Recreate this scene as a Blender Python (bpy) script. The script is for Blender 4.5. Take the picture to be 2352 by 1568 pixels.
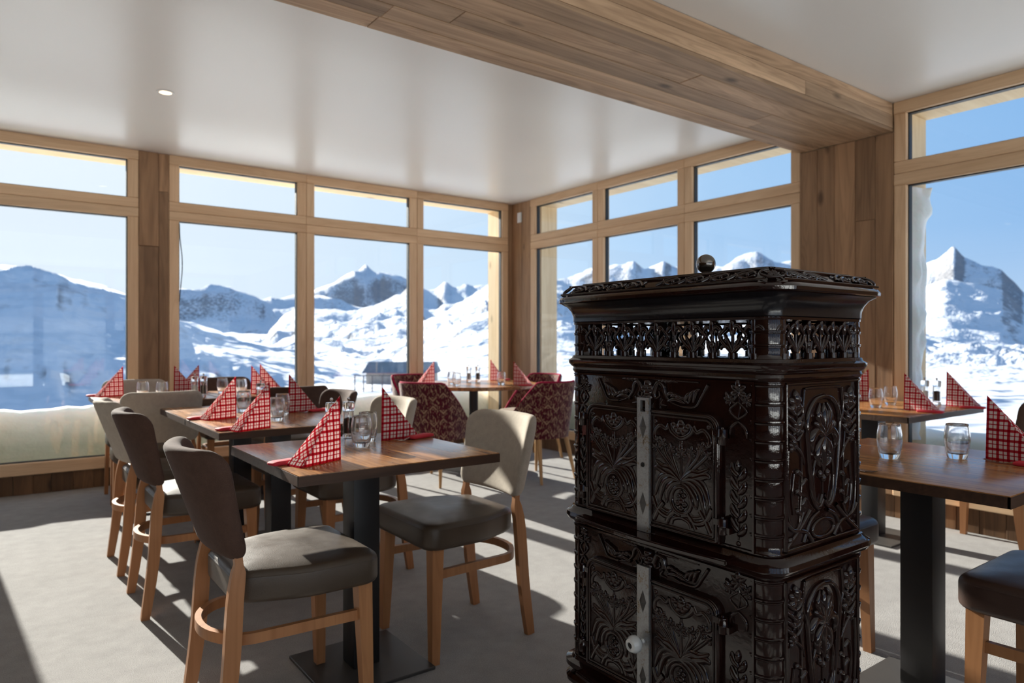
import bpy, bmesh, math, random
import numpy as np
from mathutils import Vector, Matrix, Euler
for o in list(bpy.data.objects): bpy.data.objects.remove(o, do_unlink=True)
scene = bpy.context.scene
COL = scene.collection
PI = math.pi
R = math.radians
random.seed(7)

# ------------------------------------------------------------------ camera
F = 1593.0                         # focal length in pixels of the 2352 px wide frame
CH = 1.13                          # camera height
YAW = math.atan2(.595, .804)       # the camera looks between the back wall (+y) and the right wall (+x)
cam_d = bpy.data.cameras.new('camera'); cam = bpy.data.objects.new('camera', cam_d); COL.objects.link(cam)
cam.location = (0, 0, CH); cam.rotation_euler = (PI/2, 0, -YAW)
cam_d.sensor_width = 36; cam_d.lens = 36*F/2352; cam_d.clip_start = .05; cam_d.clip_end = 30000
cam_d.dof.use_dof = True; cam_d.dof.focus_distance = 1.6; cam_d.dof.aperture_fstop = 4.6
scene.camera = cam

# ------------------------------------------------------------------ world, sun, exposure
SUN_EL, SUN_DX = R(20.5), .08
world = bpy.data.worlds.new('world'); scene.world = world; world.use_nodes = True
wn = world.node_tree; wn.nodes.clear()
w_out = wn.nodes.new('ShaderNodeOutputWorld'); w_bg = wn.nodes.new('ShaderNodeBackground')
# clear winter sky: pale around the sun, deeper blue away from it, lighter towards the horizon
to_sun = Vector((-SUN_DX, 1, math.tan(SUN_EL)*math.hypot(1, SUN_DX))).normalized()
def wnode(t, **kw):
    n = wn.nodes.new(t)
    for k, v in kw.items(): setattr(n, k, v)
    return n
def wramp(src, stops):
    r = wnode('ShaderNodeValToRGB'); e = r.color_ramp.elements
    while len(e) < len(stops): e.new(.5)
    for q, (p, c) in zip(e, stops): q.position = p; q.color = (*c, 1)
    wn.links.new(src, r.inputs[0]); return r.outputs[0]
w_tc = wnode('ShaderNodeTexCoord'); w_dot = wnode('ShaderNodeVectorMath', operation='DOT_PRODUCT')
w_dot.inputs[1].default_value = to_sun; wn.links.new(w_tc.outputs['Generated'], w_dot.inputs[0])
w_ac = wnode('ShaderNodeMath', operation='ARCCOSINE'); wn.links.new(w_dot.outputs['Value'], w_ac.inputs[0])
w_an = wnode('ShaderNodeMath', operation='DIVIDE'); wn.links.new(w_ac.outputs[0], w_an.inputs[0]); w_an.inputs[1].default_value = math.pi
w_col = wramp(w_an.outputs[0], [(0, (1, .98, .92)), (.06, (.92, 1.0, 1.12)), (.14, (.83, .95, 1.12)), (.23, (.62, .815, 1.06)), (.31, (.40, .65, 1.0)), (.42, (.265, .52, .92)), (.7, (.21, .43, .80)), (1, (.24, .44, .76))])
w_sp = wnode('ShaderNodeSeparateXYZ'); wn.links.new(w_tc.outputs['Generated'], w_sp.inputs[0])
w_hz = wramp(w_sp.outputs[2], [(0, (.55,)*3), (.06, (.36,)*3), (.14, (.12,)*3), (.30, (0,)*3)])
w_mix = wnode('ShaderNodeMix', data_type='RGBA'); wn.links.new(w_hz, w_mix.inputs[0]); wn.links.new(w_col, w_mix.inputs[6]); w_mix.inputs[7].default_value = (.90, .99, 1.12, 1)
w_zn = wramp(w_sp.outputs[2], [(.25, (1,)*3), (1, (.55, .62, .75))])
w_mul = wnode('ShaderNodeMix', data_type='RGBA', blend_type='MULTIPLY'); w_mul.inputs[0].default_value = 1
wn.links.new(w_mix.outputs[2], w_mul.inputs[6]); wn.links.new(w_zn, w_mul.inputs[7])
wn.links.new(w_mul.outputs[2], w_bg.inputs[0]); wn.links.new(w_bg.outputs[0], w_out.inputs[0])
w_bg.inputs[1].default_value = 1.0
sun_d = bpy.data.lights.new('sun', 'SUN'); sun = bpy.data.objects.new('sun', sun_d); COL.objects.link(sun)
sun_d.energy = 15.0; sun_d.color = (1, .94, .86); sun_d.angle = R(.53)
sun.rotation_euler = to_sun.to_track_quat('Z', 'Y').to_euler(); sun.location = to_sun*40
scene.view_settings.view_transform = 'Standard'; scene.view_settings.look = 'None'
scene.view_settings.gamma = 1; scene.view_settings.use_curve_mapping = False
scene.view_settings.exposure = 0.05
cy = scene.cycles
cy.max_bounces = 10; cy.diffuse_bounces = 5; cy.glossy_bounces = 4; cy.transmission_bounces = 8
cy.transparent_max_bounces = 24; cy.sample_clamp_indirect = 6; cy.use_denoising = True
# added area light outside the rear bays, brightens the ceiling like snow glare
cf_d = bpy.data.lights.new('ceiling_fill', 'AREA'); cf = bpy.data.objects.new('ceiling_fill', cf_d); COL.objects.link(cf)
cf_d.shape = 'RECTANGLE'; cf_d.size = 8.6; cf_d.size_y = 2.6; cf_d.energy = 640; cf_d.color = (1, .97, .92)
cf.location = (0, -5.75, .05); cf.rotation_euler = Vector((0, -.25, -.97)).to_track_quat('Z', 'Y').to_euler()

# ------------------------------------------------------------------ helpers
def nmat(name):
    m = bpy.data.materials.new(name); m.use_nodes = True
    nt = m.node_tree; nt.nodes.clear()
    return m, nt
def N(nt, t, **kw):
    n = nt.nodes.new(t)
    for k, v in kw.items():
        if k.startswith('i_'):
            n.inputs[k[2:].replace('_', ' ')].default_value = v
        else: setattr(n, k, v)
    return n
def L(nt, a, b): nt.links.new(a, b)
def ramp(nt, fac, stops, interp='LINEAR'):
    r = N(nt, 'ShaderNodeValToRGB'); r.color_ramp.interpolation = interp
    e = r.color_ramp.elements
    while len(e) < len(stops): e.new(.5)
    for q, (p, c) in zip(e, stops):
        q.position = p; q.color = (c[0], c[1], c[2], 1)
    L(nt, fac, r.inputs[0]); return r
def math_n(nt, op, a, b=None, c=None):
    n = N(nt, 'ShaderNodeMath', operation=op)
    for i, v in enumerate((a, b, c)):
        if v is None: continue
        if isinstance(v, (int, float)): n.inputs[i].default_value = v
        else: L(nt, v, n.inputs[i])
    return n.outputs[0]
def princ(nt, color=None, rough=.5, metal=0, spec=.5, coat=0, normal=None):
    p = N(nt, 'ShaderNodeBsdfPrincipled'); o = N(nt, 'ShaderNodeOutputMaterial')
    if color is not None:
        if isinstance(color, tuple): p.inputs['Base Color'].default_value = (*color, 1)
        else: L(nt, color, p.inputs['Base Color'])
    if isinstance(rough, (int, float)): p.inputs['Roughness'].default_value = rough
    else: L(nt, rough, p.inputs['Roughness'])
    p.inputs['Metallic'].default_value = metal; p.inputs['Specular IOR Level'].default_value = spec
    p.inputs['Coat Weight'].default_value = coat; p.inputs['Coat Roughness'].default_value = .06
    if normal is not None: L(nt, normal, p.inputs['Normal'])
    L(nt, p.outputs[0], o.inputs[0]); return p, o
def bump(nt, h, strength=.3, dist=.01):
    b = N(nt, 'ShaderNodeBump'); b.inputs['Strength'].default_value = strength; b.inputs['Distance'].default_value = dist
    L(nt, h, b.inputs['Height']); return b.outputs[0]
def coords(nt, scale=(1, 1, 1), kind='Object', per_object=False):
    t = N(nt, 'ShaderNodeTexCoord'); mp = N(nt, 'ShaderNodeMapping')
    mp.inputs['Scale'].default_value = scale
    L(nt, t.outputs[kind], mp.inputs['Vector'])
    if per_object:
        oi = N(nt, 'ShaderNodeObjectInfo'); cx = N(nt, 'ShaderNodeCombineXYZ')
        for i, k in enumerate((37.0, 91.0, 53.0)): L(nt, math_n(nt, 'MULTIPLY', oi.outputs['Random'], k), cx.inputs[i])
        L(nt, cx.outputs[0], mp.inputs['Location'])
    return mp.outputs[0]
def noise(nt, vec, scale=5, detail=4, rough=.55, dist=0):
    n = N(nt, 'ShaderNodeTexNoise'); L(nt, vec, n.inputs['Vector'])
    n.inputs['Scale'].default_value = scale; n.inputs['Detail'].default_value = detail
    n.inputs['Roughness'].default_value = rough; n.inputs['Distortion'].default_value = dist
    return n.outputs['Fac']
def mixc(nt, fac, a, b, mode='MIX'):
    m = N(nt, 'ShaderNodeMix', data_type='RGBA', blend_type=mode)
    for s, v in ((0, fac), (6, a), (7, b)):
        if isinstance(v, (int, float)): m.inputs[s].default_value = v
        elif isinstance(v, tuple): m.inputs[s].default_value = (*v, 1)
        else: L(nt, v, m.inputs[s])
    return m.outputs[2]

def wood(name, dark, light, axis='x', rough=.5, knots=True, var=.25, bump_s=.25, grain=1.0, coat=0, spec=.35):
    """grain runs along the given object axis; every object gets its own tone and its own piece of grain"""
    m, nt = nmat(name)
    s = {'x': (.9, 14, 14), 'y': (14, .9, 14), 'z': (14, 14, .9)}[axis]
    v = coords(nt, tuple(q*grain for q in s), per_object=True)
    n1 = noise(nt, v, 1.3, 6, .6, .6)
    s2 = {'x': (.35, 5, 5), 'y': (5, .35, 5), 'z': (5, 5, .35)}[axis]
    v2 = coords(nt, s2, per_object=True)
    n2 = noise(nt, v2, 1.0, 3, .5, 1.2)
    f = math_n(nt, 'ADD', math_n(nt, 'MULTIPLY', n1, .6), math_n(nt, 'MULTIPLY', n2, .5))
    rings = math_n(nt, 'ABSOLUTE', math_n(nt, 'SINE', math_n(nt, 'MULTIPLY', n2, 42.0)))
    f = math_n(nt, 'SUBTRACT', f, math_n(nt, 'MULTIPLY', math_n(nt, 'POWER', rings, 4.0), .09))
    c = ramp(nt, f, [(.25, dark), (.75, light)]).outputs[0]
    if knots:
        vo = N(nt, 'ShaderNodeTexVoronoi'); k = {'x': (2.2, 5, 5), 'y': (5, 2.2, 5), 'z': (5, 5, 2.2)}[axis]
        L(nt, coords(nt, k, per_object=True), vo.inputs['Vector']); vo.inputs['Scale'].default_value = 1.0
        kk = ramp(nt, vo.outputs['Distance'], [(.05, (1, 1, 1)), (.15, (0, 0, 0))]).outputs[0]
        c = mixc(nt, math_n(nt, 'MULTIPLY', kk, .75), c, tuple(q*.35 for q in dark))
    oi = N(nt, 'ShaderNodeObjectInfo')
    hsv = N(nt, 'ShaderNodeHueSaturation'); L(nt, c, hsv.inputs['Color'])
    L(nt, math_n(nt, 'ADD', math_n(nt, 'MULTIPLY', oi.outputs['Random'], 2*var), 1-var), hsv.inputs['Value'])
    princ(nt, hsv.outputs[0], rough, spec=spec, coat=coat, normal=bump(nt, f, bump_s, .004))
    return m
def plain(name, c, rough=.5, metal=0, spec=.5, nscale=0, nvar=.15, bscale=0, bstr=.2, coat=0, bdist=.002):
    m, nt = nmat(name)
    v = coords(nt)
    col = c
    if nscale:
        n = noise(nt, v, nscale, 4)
        col = mixc(nt, n, tuple(q*(1-nvar) for q in c), tuple(min(1, q*(1+nvar)) for q in c))
    nor = bump(nt, noise(nt, v, bscale, 3), bstr, bdist) if bscale else None
    princ(nt, col, rough, metal, spec, coat, nor)
    return m

M = {}
M['old_wood_x'] = wood('old wood along x', (.16, .092, .050), (.62, .42, .265), 'x', .62, var=.22)
M['old_wood_z'] = wood('old wood upright', (.16, .088, .046), (.45, .265, .145), 'z', .6, var=.25)
M['old_wood_z2'] = wood('old wood upright skirting', (.07, .035, .017), (.23, .12, .055), 'z', .6, var=.3)
M['frame_x'] = wood('window larch x', (.54, .335, .19), (.80, .575, .365), 'x', .42, False, .07, .1, .8)
M['frame_y'] = wood('window larch y', (.54, .335, .19), (.80, .575, .365), 'y', .42, False, .07, .1, .8)
M['frame_z'] = wood('window larch z', (.54, .335, .19), (.80, .575, .365), 'z', .42, False, .07, .1, .8)
M['out_x'] = wood('outside spruce x', (.62, .42, .22), (.86, .68, .44), 'x', .6, True, .06, .1)
M['out_z'] = wood('outside spruce z', (.62, .42, .22), (.86, .68, .44), 'z', .6, True, .06, .1)
M['beech'] = wood('beech chair wood', (.30, .125, .05), (.50, .24, .105), 'z', .4, False, .08, .06, .7)
M['oak_pale'] = wood('pale oak leg', (.42, .22, .09), (.6, .36, .17), 'z', .4, False, .06, .06, .7)

def table_mat():
    m, nt = nmat('table staves')
    v = coords(nt)
    sp = N(nt, 'ShaderNodeSeparateXYZ'); L(nt, v, sp.inputs[0])
    idx = math_n(nt, 'FLOOR', math_n(nt, 'MULTIPLY', sp.outputs[0], 9.5))
    wn_ = N(nt, 'ShaderNodeTexWhiteNoise', noise_dimensions='1D'); L(nt, idx, wn_.inputs['W'])
    along = math_n(nt, 'ADD', math_n(nt, 'MULTIPLY', sp.outputs[1], 1.7), math_n(nt, 'MULTIPLY', wn_.outputs['Value'], 5))
    w2 = N(nt, 'ShaderNodeTexWhiteNoise', noise_dimensions='2D'); cx = N(nt, 'ShaderNodeCombineXYZ')
    L(nt, idx, cx.inputs[0]); L(nt, math_n(nt, 'FLOOR', along), cx.inputs[1]); L(nt, cx.outputs[0], w2.inputs['Vector'])
    vv = N(nt, 'ShaderNodeVectorMath', operation='ADD'); L(nt, coords(nt, (26, 1.6, 26), per_object=True), vv.inputs[0])
    cy2 = N(nt, 'ShaderNodeCombineXYZ'); L(nt, math_n(nt, 'MULTIPLY', w2.outputs['Value'], 40.), cy2.inputs[1]); L(nt, math_n(nt, 'MULTIPLY', w2.outputs['Value'], 17.), cy2.inputs[0])
    L(nt, cy2.outputs[0], vv.inputs[1])
    g = noise(nt, vv.outputs[0], 1.4, 6, .62, 1.0)
    c = ramp(nt, g, [(.28, (.14, .052, .017)), (.72, (.56, .265, .095))]).outputs[0]
    hsv = N(nt, 'ShaderNodeHueSaturation'); L(nt, c, hsv.inputs['Color'])
    L(nt, math_n(nt, 'ADD', math_n(nt, 'MULTIPLY', w2.outputs['Value'], .5), .72), hsv.inputs['Value'])
    princ(nt, hsv.outputs[0], ramp(nt, g, [(.2, (.19,)*3), (.8, (.28,)*3)]).outputs[0], spec=.5, normal=bump(nt, g, .12, .002))
    return m
M['table'] = table_mat()
M['table_edge'] = wood('table edge', (.030, .015, .009), (.085, .042, .025), 'x', .5, False, .1, .3, 2.5)

def ceiling_mat():
    m, nt = nmat('satin ceiling paint')
    n = noise(nt, coords(nt), .9, 3)
    c = mixc(nt, n, (.83, .815, .79), (.88, .868, .845))
    princ(nt, c, .32, spec=.35, normal=bump(nt, noise(nt, coords(nt), 1.1, 2), .05, .02)); return m
M['ceiling'] = ceiling_mat()
M['plaster'] = plain('plaster', (.72, .69, .64), .8, nscale=3, nvar=.05)
def carpet_mat():
    m, nt = nmat('grey loop carpet')
    v = coords(nt)
    a = noise(nt, v, 260, 2); b = noise(nt, v, 14, 4); d = noise(nt, v, 2.2, 3)
    f = math_n(nt, 'ADD', math_n(nt, 'MULTIPLY', a, .55), math_n(nt, 'ADD', math_n(nt, 'MULTIPLY', b, .25), math_n(nt, 'MULTIPLY', d, .2)))
    c = ramp(nt, f, [(.3, (.225, .215, .21)), (.7, (.42, .405, .395))]).outputs[0]
    princ(nt, c, .95, spec=.1, normal=bump(nt, a, .5, .004)); return m
M['carpet'] = carpet_mat()
def fabric(name, c, sc=420, var=.22, rough=.9, sheen=.0):
    m, nt = nmat(name)
    v = coords(nt)
    a = noise(nt, v, sc, 2); b = noise(nt, v, 40, 3)
    f = math_n(nt, 'ADD', math_n(nt, 'MULTIPLY', a, .6), math_n(nt, 'MULTIPLY', b, .4))
    col = ramp(nt, f, [(.3, tuple(q*(1-var) for q in c)), (.7, tuple(min(1, q*(1+var)) for q in c))]).outputs[0]
    p, _ = princ(nt, col, rough, spec=.15, normal=bump(nt, a, .35, .0015))
    p.inputs['Sheen Weight'].default_value = sheen; p.inputs['Sheen Roughness'].default_value = .3
    return m
M['brown_fabric'] = fabric('brown wool fabric', (.080, .046, .035), sheen=.04)
M['beige_fabric'] = fabric('beige linen fabric', (.42, .365, .305), var=.15)
M['grey_seat'] = fabric('greige seat fabric', (.30, .235, .185))
def leather(name, c):
    m, nt = nmat(name)
    v = coords(nt)
    vo = N(nt, 'ShaderNodeTexVoronoi'); L(nt, v, vo.inputs['Vector']); vo.inputs['Scale'].default_value = 320
    b = noise(nt, v, 9, 4)
    col = mixc(nt, b, tuple(q*.75 for q in c), tuple(q*1.3 for q in c))
    princ(nt, col, ramp(nt, b, [(.3, (.33,)*3), (.7, (.47,)*3)]).outputs[0], spec=.5, normal=bump(nt, vo.outputs['Distance'], .18, .001)); return m
M['leather'] = leather('taupe faux leather', (.066, .046, .031))
M['leather_brown'] = leather('dark brown faux leather', (.055, .030, .022))
M['black_steel'] = plain('black powder coated steel', (.016, .015, .016), .42, nscale=3, nvar=.3, bscale=500, bstr=.08)
M['base_steel'] = plain('dusty dark steel plate', (.055, .05, .046), .42, nscale=6, nvar=.35)
M['zinc'] = plain('grey enamelled drum', (.33, .35, .36), .45, nscale=5, nvar=.1)
M['steel'] = plain('cutlery steel', (.6, .6, .6), .2, 1)
M['white_plastic'] = plain('white plastic', (.8, .8, .78), .4)
M['rubber'] = plain('black glazing gasket', (.012, .014, .016), .5)
def glow(name, c, s):
    m, nt = nmat(name); e = N(nt, 'ShaderNodeEmission'); o = N(nt, 'ShaderNodeOutputMaterial')
    e.inputs[0].default_value = (*c, 1); e.inputs[1].default_value = s; L(nt, e.outputs[0], o.inputs[0]); return m
M['lamp'] = glow('lit led lens', (1, .74, .45), 4)
def pane_mat():
    m, nt = nmat('window glass'); o = N(nt, 'ShaderNodeOutputMaterial')
    t = N(nt, 'ShaderNodeBsdfTransparent'); t.inputs[0].default_value = (.945, .965, .96, 1)
    g = N(nt, 'ShaderNodeBsdfGlossy'); g.inputs['Roughness'].default_value = .0
    ge = N(nt, 'ShaderNodeNewGeometry'); dt = N(nt, 'ShaderNodeVectorMath', operation='DOT_PRODUCT')
    L(nt, ge.outputs['Normal'], dt.inputs[0]); L(nt, ge.outputs['Incoming'], dt.inputs[1])
    ca = math_n(nt, 'ABSOLUTE', dt.outputs['Value'])
    fr = math_n(nt, 'ADD', math_n(nt, 'MULTIPLY', math_n(nt, 'POWER', math_n(nt, 'SUBTRACT', 1.0, ca), 5.0), .9), .03)
    mx = N(nt, 'ShaderNodeMixShader'); L(nt, fr, mx.inputs[0]); L(nt, t.outputs[0], mx.inputs[1]); L(nt, g.outputs[0], mx.inputs[2])
    L(nt, mx.outputs[0], o.inputs[0]); return m
M['pane'] = pane_mat()
def tumbler_mat():
    m, nt = nmat('clear tumbler glass'); o = N(nt, 'ShaderNodeOutputMaterial')
    t = N(nt, 'ShaderNodeBsdfTransparent'); t.inputs[0].default_value = (.97, .98, .98, 1)
    g = N(nt, 'ShaderNodeBsdfGlass'); g.inputs['Roughness'].default_value = 0; g.inputs['IOR'].default_value = 1.45
    mx = N(nt, 'ShaderNodeMixShader'); mx.inputs[0].default_value = .92
    L(nt, t.outputs[0], mx.inputs[1]); L(nt, g.outputs[0], mx.inputs[2]); L(nt, mx.outputs[0], o.inputs[0]); return m
M['glass'] = tumbler_mat()
M['pepper'] = plain('peppercorns', (.035, .02, .013), .7, nscale=220, nvar=.8, bscale=260, bstr=.8)
M['salt'] = plain('coarse salt', (.75, .72, .68), .6, nscale=220, nvar=.2, bscale=260, bstr=.8)

def gingham():
    m, nt = nmat('red and white gingham paper')
    uv = N(nt, 'ShaderNodeTexCoord'); sp = N(nt, 'ShaderNodeSeparateXYZ'); L(nt, uv.outputs['UV'], sp.inputs[0])
    P = .031
    def cover(x):
        t = math_n(nt, 'FRACT', math_n(nt, 'DIVIDE', x, P))
        wide = math_n(nt, 'LESS_THAN', t, .27)
        thin = math_n(nt, 'MULTIPLY', math_n(nt, 'GREATER_THAN', t, .61), math_n(nt, 'LESS_THAN', t, .71))
        return math_n(nt, 'ADD', wide, thin)
    s = math_n(nt, 'ADD', cover(sp.outputs[0]), cover(sp.outputs[1]))
    c = ramp(nt, math_n(nt, 'DIVIDE', s, 2.0), [(0, (.88, .79, .76)), (.3, (.56, .038, .055)), (.8, (.38, .006, .018))], 'CONSTANT').outputs[0]
    o = N(nt, 'ShaderNodeOutputMaterial'); d = N(nt, 'ShaderNodeBsdfDiffuse'); t = N(nt, 'ShaderNodeBsdfTranslucent')
    L(nt, c, d.inputs[0]); L(nt, c, t.inputs[0])
    mx = N(nt, 'ShaderNodeMixShader'); mx.inputs[0].default_value = .36
    L(nt, d.outputs[0], mx.inputs[1]); L(nt, t.outputs[0], mx.inputs[2]); L(nt, mx.outputs[0], o.inputs[0]); return m
M['gingham'] = gingham()
M['red_paper'] = plain('red paper', (.56, .022, .04), .75, nscale=60, nvar=.12)
def kilim():
    m, nt = nmat('crimson and sand kilim weave')
    uv = N(nt, 'ShaderNodeTexCoord'); sp = N(nt, 'ShaderNodeSeparateXYZ'); L(nt, uv.outputs['UV'], sp.inputs[0])
    def tri(x, p):
        return math_n(nt, 'MULTIPLY', math_n(nt, 'ABSOLUTE', math_n(nt, 'SUBTRACT', math_n(nt, 'FRACT', math_n(nt, 'DIVIDE', x, p)), .5)), 2.0)
    # lozenges on a half-drop grid, each with an eye, over broken diagonal strokes
    row = math_n(nt, 'FLOOR', math_n(nt, 'DIVIDE', sp.outputs[1], .10))
    sx_ = math_n(nt, 'ADD', sp.outputs[0], math_n(nt, 'MULTIPLY', row, .075))
    a = tri(sx_, .15); b = tri(sp.outputs[1], .10)
    d = math_n(nt, 'ADD', math_n(nt, 'MULTIPLY', math_n(nt, 'SUBTRACT', 1.0, a), 1.0), math_n(nt, 'MULTIPLY', math_n(nt, 'SUBTRACT', 1.0, b), .62))
    eye = math_n(nt, 'LESS_THAN', d, .13)
    ring = math_n(nt, 'MULTIPLY', math_n(nt, 'GREATER_THAN', d, .24), math_n(nt, 'LESS_THAN', d, .46))
    loz = math_n(nt, 'MAXIMUM', eye, ring)
    near = math_n(nt, 'LESS_THAN', d, .56)
    mp = N(nt, 'ShaderNodeMapping'); L(nt, uv.outputs['UV'], mp.inputs[0]); mp.inputs['Rotation'].default_value = (0, 0, R(42)); mp.inputs['Scale'].default_value = (80, 26, 1)
    mp2 = N(nt, 'ShaderNodeMapping'); L(nt, uv.outputs['UV'], mp2.inputs[0]); mp2.inputs['Rotation'].default_value = (0, 0, R(-42)); mp2.inputs['Scale'].default_value = (80, 26, 1)
    n1 = noise(nt, mp.outputs[0], 1.0, 2); n2 = noise(nt, mp2.outputs[0], 1.0, 2)
    bg = math_n(nt, 'MAXIMUM', math_n(nt, 'GREATER_THAN', n1, .585), math_n(nt, 'GREATER_THAN', n2, .60))
    f = math_n(nt, 'ADD', math_n(nt, 'MULTIPLY', loz, near), math_n(nt, 'MULTIPLY', bg, math_n(nt, 'SUBTRACT', 1.0, near)))
    n = noise(nt, uv.outputs['UV'], 30, 3)
    f = math_n(nt, 'ADD', math_n(nt, 'MULTIPLY', f, .6), math_n(nt, 'MULTIPLY', n, .4))
    c = ramp(nt, f, [(.10, (.055, .0025, .009)), (.34, (.115, .005, .017)), (.66, (.235, .125, .08)), (.9, (.36, .23, .145))]).outputs[0]
    p, _ = princ(nt, c, .9, spec=.15, normal=bump(nt, noise(nt, coords(nt), 380, 2), .3, .002))
    p.inputs['Sheen Weight'].default_value = .3
    return m
M['kilim'] = kilim()
M['crimson'] = fabric('crimson piping fabric', (.33, .010, .05))
def enamel():
    m, nt = nmat('dark brown majolica enamel')
    v = coords(nt)
    n = noise(nt, v, 60, 5); n2 = noise(nt, v, 7, 3)
    c = mixc(nt, n, (.0035, .0014, .0012), (.024, .0068, .0048))
    princ(nt, c, ramp(nt, n2, [(.3, (.05,)*3), (.7, (.11,)*3)]).outputs[0], spec=.5, coat=.08, normal=bump(nt, math_n(nt, 'ADD', noise(nt, v, 95, 3), math_n(nt, 'MULTIPLY', noise(nt, v, 330, 2), .35)), .11, .002))
    return m
M['enamel'] = enamel()
M['enamel_black'] = plain('black enamel', (.006, .0055, .0075), .2, nscale=30, nvar=.4, bscale=120, bstr=.12)
def worn_steel():
    m, nt = nmat('worn steel strip'); v = coords(nt)
    n = noise(nt, v, 35, 6, .7); n2 = noise(nt, v, 240, 3)
    c = ramp(nt, math_n(nt, 'ADD', math_n(nt, 'MULTIPLY', n, .6), math_n(nt, 'MULTIPLY', n2, .4)), [(.33, (.06, .035, .02)), (.40, (.28, .23, .17)), (.47, (.33, .335, .34)), (.65, (.40, .41, .42))]).outputs[0]
    p, _ = princ(nt, c, .42, metal=.75, normal=bump(nt, n, .2, .002)); return m
M['worn_steel'] = worn_steel()
M['soot'] = plain('sooty iron inside', (.008, .007, .006), .8)
M['bronze'] = plain('dark polished metal ball', (.20, .185, .17), .08, 1)
M['porcelain'] = plain('white porcelain', (.62, .64, .64), .12, nscale=12, nvar=.1, coat=.5)
def snow_mat(name, rock=True):
    m, nt = nmat(name)
    g = N(nt, 'ShaderNodeNewGeometry'); sp = N(nt, 'ShaderNodeSeparateXYZ'); L(nt, g.outputs['Normal'], sp.inputs[0])
    c = (.73, .74, .765)
    if rock:
        v = N(nt, 'ShaderNodeVectorMath', operation='LENGTH')
        n = noise(nt, coords(nt, (.02, .02, .03)), 6.0, 6, .65); n2 = noise(nt, coords(nt, (.0016, .0016, .004)), 5.0, 7, .65)
        k = math_n(nt, 'ADD', math_n(nt, 'MULTIPLY', math_n(nt, 'SUBTRACT', 1.0, sp.outputs[2]), 1.0), math_n(nt, 'ADD', math_n(nt, 'MULTIPLY', n, .64), math_n(nt, 'MULTIPLY', n2, .30)))
        f = ramp(nt, k, [(.63, (0, 0, 0)), (.74, (1, 1, 1))]).outputs[0]
        c = mixc(nt, math_n(nt, 'MULTIPLY', f, .75), c, (.13, .12, .125))
    hb = math_n(nt, 'ADD', math_n(nt, 'MULTIPLY', noise(nt, coords(nt, (.012, .012, .012)), 1.0, 6, .6), 40.0), math_n(nt, 'MULTIPLY', noise(nt, coords(nt, (.12, .12, .12)), 1.0, 4, .55), .5))
    princ(nt, c, .75, spec=.2, normal=bump(nt, hb, .55, 1.0)); return m
M['snow_land'] = snow_mat('mountain snow and rock')
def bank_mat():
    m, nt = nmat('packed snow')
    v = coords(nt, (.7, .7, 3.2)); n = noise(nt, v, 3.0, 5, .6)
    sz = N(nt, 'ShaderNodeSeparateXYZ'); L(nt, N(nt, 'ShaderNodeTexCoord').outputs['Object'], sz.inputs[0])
    ice_shade = ramp(nt, math_n(nt, 'ADD', sz.outputs[2], math_n(nt, 'MULTIPLY', n, .12)), [(.36, (1, 1, 1)), (.62, (0, 0, 0))]).outputs[0]  # icy green foot, with the shade of the window reveal put into the colour
    c = mixc(nt, ice_shade, (.86, .87, .88), (.50, .575, .53))
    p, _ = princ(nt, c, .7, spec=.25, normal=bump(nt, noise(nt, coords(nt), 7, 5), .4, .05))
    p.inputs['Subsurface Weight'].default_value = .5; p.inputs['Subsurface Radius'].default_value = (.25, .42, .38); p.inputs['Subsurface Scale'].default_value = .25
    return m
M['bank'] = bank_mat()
M['stone'] = plain('hut stone', (.46, .41, .35), .9, nscale=3, nvar=.5)
M['slate'] = plain('hut roof sheet', (.13, .18, .22), .6, nscale=2, nvar=.3)
M['rail'] = plain('weathered rail', (.10, .10, .11), .7)

# ---- meshes
def mesh(name, verts, faces, uvs=None):
    me = bpy.data.meshes.new(name); me.from_pydata([tuple(v) for v in verts], [], faces); me.update()
    if uvs:
        l = me.uv_layers.new(name='UVMap')
        for p in me.polygons:
            for li, vi in zip(p.loop_indices, p.vertices): l.data[li].uv = uvs[vi]
    return me
def smooth(me, angle=40):
    if len(me.polygons):
        me.polygons.foreach_set('use_smooth', [True]*len(me.polygons))
        try: me.set_sharp_from_angle(angle=R(angle))
        except Exception: pass
    return me
def link(name, me, mat=None, parent=None, loc=(0, 0, 0), rot=(0, 0, 0)):
    o = bpy.data.objects.new(name, me); COL.objects.link(o)
    o.location = loc; o.rotation_euler = rot
    if mat is not None and me is not None and not me.materials:
        for q in (mat if isinstance(mat, (list, tuple)) else [mat]): me.materials.append(q)
    if parent is not None: o.parent = parent
    return o
def root(name, label=None, cat=None, loc=(0, 0, 0), rz=0, group=None, kind=None):
    o = bpy.data.objects.new(name, None); COL.objects.link(o); o.location = loc; o.rotation_euler = (0, 0, rz)
    o.empty_display_size = .1
    return tag(o, label, cat, group, kind)
def tag(o, label=None, cat=None, group=None, kind=None):
    for k, v in (('label', label), ('category', cat), ('group', group), ('kind', kind)):
        if v: o[k] = v
    return o
def struct(name, me, mat, parent=None, loc=(0, 0, 0), label=None):
    o = link(name, me, mat, parent, loc)
    if parent is None: o['kind'] = 'structure'
    if label: o['label'] = label
    return o
def copy_thing(src, label, loc, rz, group=None):
    c = src.copy(); COL.objects.link(c); c.location = loc; c.rotation_euler = (0, 0, rz)
    tag(c, label, None, group)
    for ch in src.children:
        d = ch.copy(); COL.objects.link(d); d.parent = c
        for g in ch.children:
            e = g.copy(); COL.objects.link(e); e.parent = d
    return c
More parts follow.
